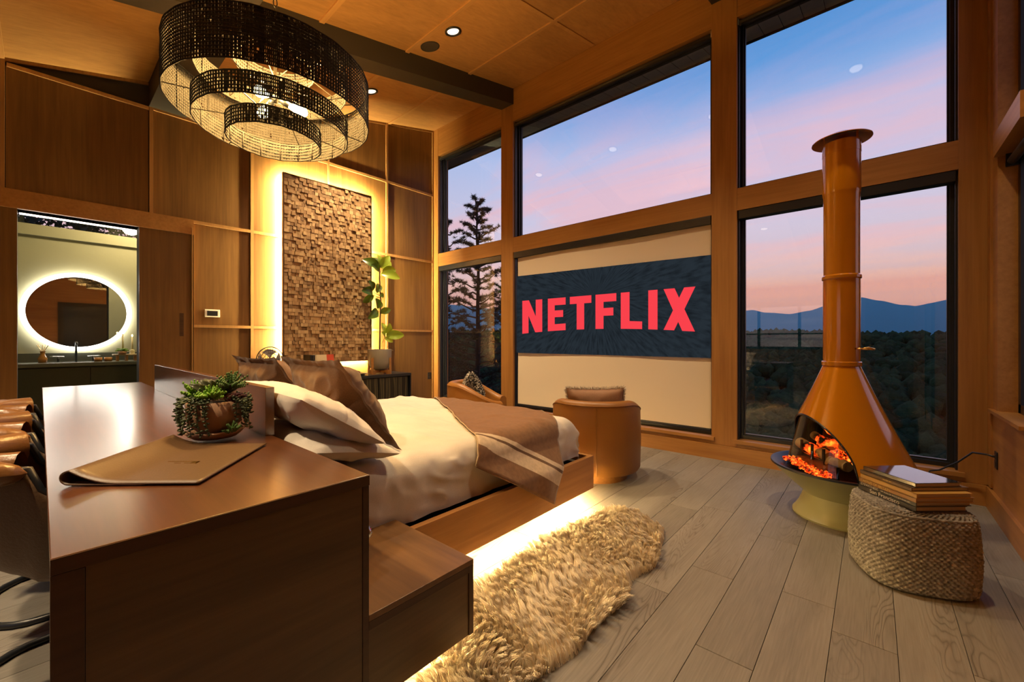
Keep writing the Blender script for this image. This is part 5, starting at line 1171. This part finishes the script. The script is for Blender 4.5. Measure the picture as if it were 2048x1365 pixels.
for i in range(60000):
    while True:
        x, y = random.uniform(-1.48, -0.83), random.uniform(0.85, 2.72)
        if inside(x, y): break
    d2 = (TA[:,0]-x)**2 + (TA[:,1]-y)**2; k_ = int(np.argmin(d2)); tx, ty, ta, ts = tufts[k_]
    fl_ = 2.6*noise.noise(Vector((tx*4, ty*4, 0))) + 0.5*math.cos(ta) + PI*1.45
    L = 0.058*ts*random.uniform(0.75, 1.15); lean = 0.55+0.35*noise.noise(Vector((tx*7, ty*7, 3)))
    p0 = Vector((x, y, 0.006)); tip = Vector((tx, ty, 0)) .lerp(Vector((x, y, 0)), 0.45) + Vector((math.cos(fl_)*L*lean*1.1, math.sin(fl_)*L*lean*1.1, L*math.sqrt(max(0.15, 1-lean*lean))+0.012))
    ed = max(0.0, (abs(x+1.15)-0.18)/0.14); tip.x += math.copysign(0.03*min(1, ed)*random.random(), x+1.15)
    mid = p0.lerp(tip, 0.5) + Vector((0, 0, L*0.22)); s_ = Vector((-math.sin(fl_)+random.gauss(0,.4), math.cos(fl_)+random.gauss(0,.4), 0)).normalized()*0.0013
    o_ = len(Vv); Vv += [p0-s_, p0+s_, mid+s_*0.9, mid-s_*0.9, tip]; Ff += [(o_, o_+1, o_+2, o_+3), (o_+3, o_+2, o_+4)]
Vv = [(v.x-ro.x, v.y-ro.y, v.z) for v in Vv]
b = MB(); b.v = Vv; b.f = Ff
o = part('wool', b, wool_mat(), rg); o['kind'] = 'stuff'

# ------------------------------------------------------------------ hanging lamp
LX, LY = -2.566, 0.883
cord = plain('black_cord', (0.0062, 0.0052, 0.0038), 0.8, bump=0.3, bscale=200); wire = plain('lamp_wire', (0.03, 0.026, 0.02), 0.4, 0.6)
pn = thing('woven_chandelier', 'large tiered chandelier of woven black cord rings', 'chandelier', (LX, LY, 2.3))
def band(r, z0, z1, seed):
    b = MB(); rr = random.Random(seed); H = z1-z0; rows_ = max(4, int(round(H/0.0175)))
    for k in range(rows_+1):
        z = z0 + H*k/rows_; n_ = 96; edge = k in (0, rows_)
        b.tube([((r+0.0012*math.sin(i*1.7+k))*math.cos(2*PI*i/n_), (r+0.0012*math.sin(i*1.7+k))*math.sin(2*PI*i/n_), z-2.3+0.0012*math.sin(i*0.9+k*2)) for i in range(n_)], 0.0042 if edge else 0.0034, 5, closed=True)
    m_ = int(2*PI*r/0.0078)
    for i in range(m_):
        a = 2*PI*i/m_; w = 0.0078*rr.uniform(0.72, 1.0); seg = rows_
        for k in range(rows_):
            if rr.random() < 0.02: continue
            za, zb2 = z0+H*k/rows_-2.3, z0+H*(k+1)/rows_-2.3; da = w/2/r*rr.uniform(0.85, 1.25); rz_ = r + (0.0012 if i % 2 else -0.0012)
            c0, s0, c1, s1 = math.cos(a-da), math.sin(a-da), math.cos(a+da), math.sin(a+da)
            b.add([(rz_*c0, rz_*s0, za), (rz_*c1, rz_*s1, za), (rz_*c1, rz_*s1, zb2), (rz_*c0, rz_*s0, zb2)], [(0,1,2,3)])
    for i in range(14):
        a = 2*PI*i/14; b.tube([((r-0.004)*math.cos(a), (r-0.004)*math.sin(a), z0-2.3), ((r-0.004)*math.cos(a), (r-0.004)*math.sin(a), z1-2.3)], 0.003, 5)
    return b
for r_, za, zb2, sd in ((0.50, 2.48, 2.735, 1), (0.382, 2.394, 2.50, 2), (0.236, 2.329, 2.422, 3), (0.375, 2.675, 2.79, 4), (0.20, 2.755, 2.85, 5)):
    o = part('woven_ring', band(r_, za, zb2, sd), cord, pn, smooth=True)
for k in range(6):
    a = k*PI/3 + 0.35; c_, s_ = math.cos(a), math.sin(a)
    part('wire_spoke', MB().tube([(0.50*c_, 0.50*s_, 0.185), (0.382*c_, 0.382*s_, 0.195), (0.03*c_, 0.03*s_, 0.33)], 0.0028, 5), wire, pn)
    part('wire_hanger', MB().tube([(0.382*c_, 0.382*s_, 0.095), (0.236*c_, 0.236*s_, 0.118)], 0.0028, 5), wire, pn)
    part('wire_hanger', MB().tube([(0.50*c_, 0.50*s_, 0.432), (0.375*c_, 0.375*s_, 0.38), (0.20*c_, 0.20*s_, 0.46), (0.02*c_, 0.02*s_, 0.40)], 0.0028, 5), wire, pn)
part('center_rod', MB().tube([(0,0,0.26),(0,0,0.62)], 0.009, 8), wire, pn)
for k in range(30):
    z = 0.62 + k*0.042
    if z + 2.3 > cz(LY) - 0.03 and False: break
    rot = (0, 0, (k % 2)*PI/2)
    if z + 2.3 > 3.74: break
    part('chain_link', MB().tube([(0.010*math.cos(2*PI*i/12), 0, z+0.026*math.sin(2*PI*i/12)) for i in range(12)], 0.003, 5, closed=True), wire, pn, rot=rot)
bulbm = emis('filament_bulb', (1.0, 0.60, 0.20), 60.0)
for k in range(3):
    a = k*2*PI/3 - 0.9; c_, s_ = math.cos(a), math.sin(a)
    so = part('bulb_socket', MB().tube([(0.02*c_, 0.02*s_, 0.28), (0.07*c_, 0.07*s_, 0.262)], 0.017, 12), M['black'], pn, smooth=True)
    part('bulb', MB().tube([(r*c_, r*s_, 0.262-0.28*(r-0.07)) for r in (0.07, 0.085, 0.11, 0.135, 0.155, 0.165)], [0.013, 0.018, 0.026, 0.030, 0.024, 0.008], 14), bulbm, so, smooth=True)
    lp = bpy.data.lights.new('bulb_light', 'POINT'); lp.energy = 100; lp.color = WARM; lp.shadow_soft_size = 0.05
    lo = link('bulb_light', lp, None, pn, (0.12*c_, 0.12*s_, 0.262+0.045))

# downlights and ceiling speaker
TL = math.atan(SL)
def downlight(x, y, label, e=60, off=''):
    t = thing('downlight' + off, label, 'downlight', (x, y, cz(y)), 0, 'recessed ceiling downlights'); t.rotation_euler = (TL, 0, 0)
    part('trim_ring', MB().lathe([(0.085,0.0),(0.088,-0.012),(0.070,-0.014),(0.060,0.02),(0.060,0.045)], 32), M['black'], t, smooth=True)
    part('lens' + off, MB().lathe([(0.0,-0.006),(0.060,-0.006),(0.060,0.0),(0,0.0)], 24), emis('downlight_lens', (1.0, 0.80, 0.55), 2.2) if 'downlight_lens' not in bpy.data.materials else bpy.data.materials['downlight_lens'], t)
    l = bpy.data.lights.new('downlight_beam' + off, 'SPOT'); l.energy = e; l.color = (1.0, 0.74, 0.44); l.spot_size = R(100); l.spot_blend = 0.8; l.shadow_soft_size = 0.05
    lo = link('downlight_beam' + off, l, None, t, (0, 0, -0.02)); lo.rotation_euler = (-TL, 0, 0)
downlight(-3.349, 2.881, 'recessed black downlight beside the ceiling speaker', 270)
downlight(-4.957, 2.859, 'recessed black downlight beyond the chandelier by the panelled wall', 480)
downlight(-1.75, 2.87, 'recessed black downlight above the bed foot', 150, '_offscreen')
downlight(-0.15, 2.87, 'recessed black downlight above the pouf', 150, '_offscreen')
downlight(-3.349, -0.9, 'recessed black downlight above the far desk chair', 300, '_offscreen')
downlight(-1.75, -0.9, 'recessed black downlight above the near desk chair', 300, '_offscreen')
spk = thing('ceiling_speaker', 'round dark ceiling speaker grille next to a downlight', 'speaker', (-3.713, 2.86, cz(2.86))); spk.rotation_euler = (TL, 0, 0)
part('frame', MB().lathe([(0.105,0.002),(0.105,-0.006),(0.096,-0.008),(0.094,-0.002)], 40), M['beam'], spk)
part('grille', MB().lathe([(0.0,-0.004),(0.094,-0.003)], 40), plain('grille', (0.06, 0.045, 0.03), 0.6, bump=0.6, bscale=500), spk)

# bathroom ceiling lamp
bt = thing('bathroom_light_offscreen', 'flush ceiling light inside the bathroom', 'light', (-6.9, 0.9, 2.99))
part('diffuser_offscreen', MB().lathe([(0,-0.03),(0.10,-0.03),(0.12,0.0),(0,0.0)], 24), emis('bath_diffuser', (1.0, 0.8, 0.5), 6.0), bt)
l = bpy.data.lights.new('bathroom_beam_offscreen', 'POINT'); l.energy = 70; l.color = (1.0, 0.78, 0.45); l.shadow_soft_size = 0.1
link('bathroom_beam_offscreen', l, None, bt, (0, 0, -0.1))

# ------------------------------------------------------------------ outside
# eave with soffit boards
soff = plain('soffit_board', (0.36, 0.37, 0.38), 0.7, bump=0.2, bscale=60)
def ez(y): return 4.655 + SL*(y-W)
ev = struct('roof_eave', MB().hexa([(-7.2,W+D,ez(W+D)+0.02),(2.2,W+D,ez(W+D)+0.02),(2.2,5.86,ez(5.86)+0.02),(-7.2,5.86,ez(5.86)+0.02),(-7.2,W+D,ez(W+D)+0.2),(2.2,W+D,ez(W+D)+0.2),(2.2,5.86,ez(5.86)+0.2),(-7.2,5.86,ez(5.86)+0.2)]), soff, 'roof eave outside the upper windows', cat='eave')
x = -7.2
while x < 2.2:
    q = MB().hexa([(x+0.004,W+D,ez(W+D)),(x+0.196,W+D,ez(W+D)),(x+0.196,5.85,ez(5.85)),(x+0.004,5.85,ez(5.85)),(x+0.004,W+D,ez(W+D)+0.02),(x+0.196,W+D,ez(W+D)+0.02),(x+0.196,5.85,ez(5.85)+0.02),(x+0.004,5.85,ez(5.85)+0.02)])
    part('soffit_board', q, soff, ev); x += 0.2
part('fascia', MB().box(-7.2, 2.2, 5.86, 5.89, ez(5.86)-0.015, ez(5.86)+0.25), M['black'], ev)

# land: slope below the house, forested hill across the valley, blue ridges
def hgt(x, y):
    d = math.hypot(x, y); z = -4.0 - 0.30*max(0, d-8) if d < 70 else -22.6 + (d-70)*0.098
    return z + 3.0*noise.noise(Vector((x*0.02, y*0.02, 0)))
def land_fn(u, v):
    a = R(20) + u*R(160); d = 6 + (v**1.6)*330; x_, y_ = d*math.cos(a), d*math.sin(a); return (x_, y_, hgt(x_, y_))
solo('hillside', MB().grid(land_fn, 60, 60), plain('forest_floor', (0.030, 0.026, 0.018), 0.95), 'dark wooded hillside falling away outside the windows', 'hillside', smooth=True, kind='structure')
def forest_mat():
    m, t, b = mat_new('forest_canopy'); N = t.nodes; g = N.new('ShaderNodeNewGeometry')
    r = cramp(t, [(0, (0.014, 0.036, 0.018)), (0.6, (0.022, 0.055, 0.026)), (1, (0.034, 0.075, 0.034))], g.outputs['Random Per Island']); nz = N.new('ShaderNodeTexNoise'); nz.inputs['Scale'].default_value = 1.4; nz.inputs['Detail'].default_value = 6; nz.inputs['Roughness'].default_value = 0.7; t.links.new(g.outputs['Position'], nz.inputs['Vector'])
    mr = N.new('ShaderNodeMapRange'); mr.inputs['From Min'].default_value = 0.3; mr.inputs['From Max'].default_value = 0.7; mr.inputs['To Min'].default_value = 0.7; mr.inputs['To Max'].default_value = 1.3; t.links.new(nz.outputs['Fac'], mr.inputs['Value'])
    hv = N.new('ShaderNodeHueSaturation'); t.links.new(r.outputs[0], hv.inputs['Color']); t.links.new(mr.outputs[0], hv.inputs['Value']); t.links.new(hv.outputs[0], b.inputs['Base Color'])
    k = N.new('ShaderNodeBump'); k.inputs['Strength'].default_value = 1.0; k.inputs['Distance'].default_value = 1.2; t.links.new(nz.outputs['Fac'], k.inputs['Height']); t.links.new(k.outputs[0], b.inputs['Normal'])
    b.inputs['Roughness'].default_value = 0.9; b.inputs['Specular IOR Level'].default_value = 0.05; return m
def ico_np(sub):
    q = bmesh.new(); bmesh.ops.create_icosphere(q, subdivisions=sub, radius=1); r_ = np.array([v.co[:] for v in q.verts]), np.array([[v.index for v in f.verts] for f in q.faces]); q.free(); return r_
ICO = {1: ico_np(1), 2: ico_np(2), 3: ico_np(3)}
VV = []; FF = []; off_ = 0; rf = random.Random(3)
def crown(a, d, s, sub):
    global off_
    IV, IF = ICO[sub]; x_, y_ = d*math.cos(a), d*math.sin(a); z_ = hgt(x_, y_) + s*1.1; q0 = rf.random()*90
    k_ = np.array([1 + 0.35*noise.noise(Vector((v[0]*1.8+q0, v[1]*1.8, v[2]*1.8))) + (0.34*noise.noise(Vector((v[0]*5+q0, v[1]*5, v[2]*5))) if sub > 1 else rf.uniform(-0.22, 0.22)) for v in IV])
    VV.append(IV * k_[:, None] * np.array([s, s, s*1.2]) + np.array([x_, y_, z_])); FF.append(IF + off_); off_ += len(IV)
for i in range(9500): d = 95 + 245*rf.random()**0.75; crown(R(rf.uniform(42, 150)), d, rf.uniform(1.3, 2.6), 1)
for i in range(2300): d = 40 + 75*rf.random(); crown(R(rf.uniform(42, 150)), d, rf.uniform(1.0, 2.0), 2)
for i in range(420): d = 22 + 26*rf.random(); crown(R(rf.uniform(42, 150)), d, rf.uniform(0.7, 1.4), 3)
VV = np.concatenate(VV); FF = np.concatenate(FF)
me = bpy.data.meshes.new('forest'); me.from_pydata(VV.tolist(), [], FF.tolist()); me.polygons.foreach_set('use_smooth', [True]*len(me.polygons)); me.materials.append(forest_mat())
setp(link('forest_canopy', me), 'dark green forest canopy covering the valley slope', 'forest', kind='stuff')
def ridge(name, dist, prof, col, label):
    V = []; n_ = len(prof); Fc = []
    for i, (ang, hh) in enumerate(prof):
        a = R(ang); 
        for dd, hz in ((dist*0.72, -60), (dist*0.9, hh*0.55), (dist, hh), (dist*1.15, hh*0.5)): V.append((dd*math.cos(a), dd*math.sin(a), hz))
    for i in range(n_-1):
        for j in range(3): Fc.append((i*4+j, (i+1)*4+j, (i+1)*4+j+1, i*4+j+1))
    solo(name, MB().add(V, Fc), plain(name+'_woods', col, 1.0, spec=0.0), label, 'mountain', smooth=True, kind='structure')
def px_ang(x): # direction of a picture column -> azimuth
    return math.degrees(TH + PI/2 - math.atan((x-1024)/825))
Dm = 3200.0
def pxh(x, y): 
    return 1.2 + (683-y)/825*Dm*math.cos(math.atan((x-1024)/825))
pts = [(600,612),(800,618),(900,610),(1000,620),(1150,600),(1300,625),(1420,640),(1490,622),(1505,621),(1530,626),(1580,629),(1620,622),(1650,613),(1690,604),(1724,596),(1760,602),(1805,611),(1830,613),(1860,607),(1905,598),(1960,604),(2048,612),(2200,600),(2600,620)]
prof_m = []
for (xa, ya), (xb, yb) in zip(pts[:-1], pts[1:]):
    for k in range(6):
        f = k/6; x_ = xa+(xb-xa)*f; f2 = f*f*(3-2*f)*0.5+f*0.5; y_ = ya+(yb-ya)*f2 + 1.2*noise.noise(Vector((x_*0.03, 0, 0))); prof_m.append((px_ang(x_), pxh(x_, y_)))
ridge('mountain_ridge', Dm, prof_m, (0.022, 0.05, 0.026), 'blue mountain ridge beyond the valley')

def haze_mat():
    m = bpy.data.materials.new('dusk_haze'); m.use_nodes = True; t = m.node_tree; t.nodes.clear()
    v = t.nodes.new('ShaderNodeVolumeScatter'); v.inputs['Color'].default_value = (0.10, 0.42, 0.95, 1); v.inputs['Density'].default_value = HAZE
    o_ = t.nodes.new('ShaderNodeOutputMaterial'); t.links.new(v.outputs[0], o_.inputs['Volume']); return m
HAZE = 0.00055
def hz(u0, u1):
    V = []; n_ = 24
    for i in range(n_+1):
        a = R(20 + 160*i/n_)
        for d_, z_ in ((u0, -120), (u1, -120), (u1, 420), (u0, 120)): V.append((d_*math.cos(a), d_*math.sin(a), z_))
    Fc = [(i*4+q, i*4+(q+1) % 4, (i+1)*4+(q+1) % 4, (i+1)*4+q) for i in range(n_) for q in range(4)] + [(0, 1, 2, 3), (n_*4+3, n_*4+2, n_*4+1, n_*4)]
    me_ = MB().add(V, Fc).mesh('valley_haze'); q = bmesh.new(); q.from_mesh(me_); bmesh.ops.recalc_face_normals(q, faces=q.faces); q.to_mesh(me_); q.free(); return me_
solo('valley_haze', hz(420, 3900), haze_mat(), 'blue dusk haze filling the valley in front of the mountain ridge', 'haze', kind='stuff')
# pines close outside the narrow window
needle = plain('pine_needles', (0.022, 0.030, 0.018), 0.8); bark = plain('pine_bark', (0.035, 0.024, 0.018), 0.95, bump=0.5, bscale=20)
def pine(x, y, z0, H, label, seed, rad=2.2, n_br=58, low=0.30):
    rp = random.Random(seed); t = thing('pine_tree', label, 'tree', (x, y, z0))
    pts = [(0.10*noise.noise(Vector((seed, i*0.6, 0))), 0.10*noise.noise(Vector((seed+5, i*0.6, 0))), H*i/10) for i in range(11)]
    part('trunk', MB().tube(pts, [0.13*(1-i/11.5) for i in range(11)], 8), bark, t, smooth=True)
    bb = MB(); NVv = []; NF = []
    for i in range(n_br):
        u = low + (1-low)*((i+0.5)/n_br); z = H*u; a = i*2.399+rp.uniform(-.4,.4); L = rad*(1.02-u)**0.7*rp.uniform(0.55, 1.1)+0.12
        up = 0.10+0.35*(u-0.4); p = [Vector((pts[min(10,int(u*10))][0], pts[min(10,int(u*10))][1], z))]
        for k in range(1, 6):
            f = k/5; p.append(p[0] + Vector((math.cos(a+0.3*noise.noise(Vector((i,f*2,seed))))*L*f, math.sin(a+0.3*noise.noise(Vector((i,f*2,seed))))*L*f, L*(up*f+0.12*f*f)+0.1*noise.noise(Vector((i*3,f*3,seed))))))
        bb.tube(p, [0.028*(1-0.85*k/5) for k in range(6)], 5)
        for q in range(int(9+L*9)):
            f = rp.uniform(0.35, 1.0); k = min(4, int(f*5)); c_ = p[k].lerp(p[k+1], f*5-k) + Vector((rp.gauss(0,.12), rp.gauss(0,.12), rp.gauss(0.03,.05)))*L*0.6
            for w in range(24):
                d = Vector((rp.gauss(0,1), rp.gauss(0,1), rp.gauss(0.35,.7))).normalized()*rp.uniform(0.07, 0.13); s = d.cross(Vector((rp.gauss(0,1), rp.gauss(0,1), rp.gauss(0,1)))).normalized()*0.009
                o_ = len(NVv); NVv += [c_-s, c_+s, c_+d]; NF.append((o_, o_+1, o_+2))
    part('branches', bb, bark, t, smooth=True)
    b = MB(); b.v = [tuple(v) for v in NVv]; b.f = NF
    o = part('needles', b, needle, t); o['kind'] = 'stuff'
def out_at(px, d):  # spot outside along a picture column at a depth
    a = (px-1024)/825; return (d*(-math.sin(TH)+a*math.cos(TH)), d*(math.cos(TH)+a*math.sin(TH)))
x_, y_ = out_at(955, 11.5); pine(x_, y_, -4.5, 9.6, 'slender pine outside the narrow window with its top against the sky', 1, 2.1, 92, 0.38)
x_, y_ = out_at(893, 14); pine(x_, y_, -5.5, 10.9, 'pine partly hidden by the window edge behind the slender pine', 2, 1.9, 50, 0.4)
x_, y_ = out_at(1012, 16); pine(x_, y_, -6.0, 10.3, 'pine half behind the cedar post beyond the slender pine', 4, 2.0, 50, 0.35)

# leaves outside the bathroom clerestory
rh = random.Random(11); V = []; Fc = []
for i in range(9000):
    c_ = Vector((rh.uniform(-0.9, 0.0), rh.uniform(-2.2, 2.4), rh.uniform(-0.5, 1.6))); d = Vector((rh.gauss(0,1), rh.gauss(0,1), rh.gauss(0,1))).normalized()*0.07; s2 = d.cross(Vector((rh.gauss(0,1), rh.gauss(0,1), rh.gauss(0,1)))).normalized()*0.028
    o_ = len(V); V += [c_-d, c_+s2, c_+d, c_-s2]; Fc.append((o_, o_+1, o_+2, o_+3))
lt = thing('leafy_tree', 'dark leafy tree outside the bathroom clerestory', 'tree', (-8.3, 0.4, 2.6))
o = part('foliage', MB().add(V, Fc), plain('hedge_leaf', (0.012, 0.03, 0.018), 0.6), lt); o['kind'] = 'stuff'
part('trunk', MB().tube([(-0.5, 0, -3.6), (-0.45, 0.05, -1.5), (-0.5, 0, 0.8)], [0.12, 0.10, 0.04], 8), bark, lt, smooth=True)
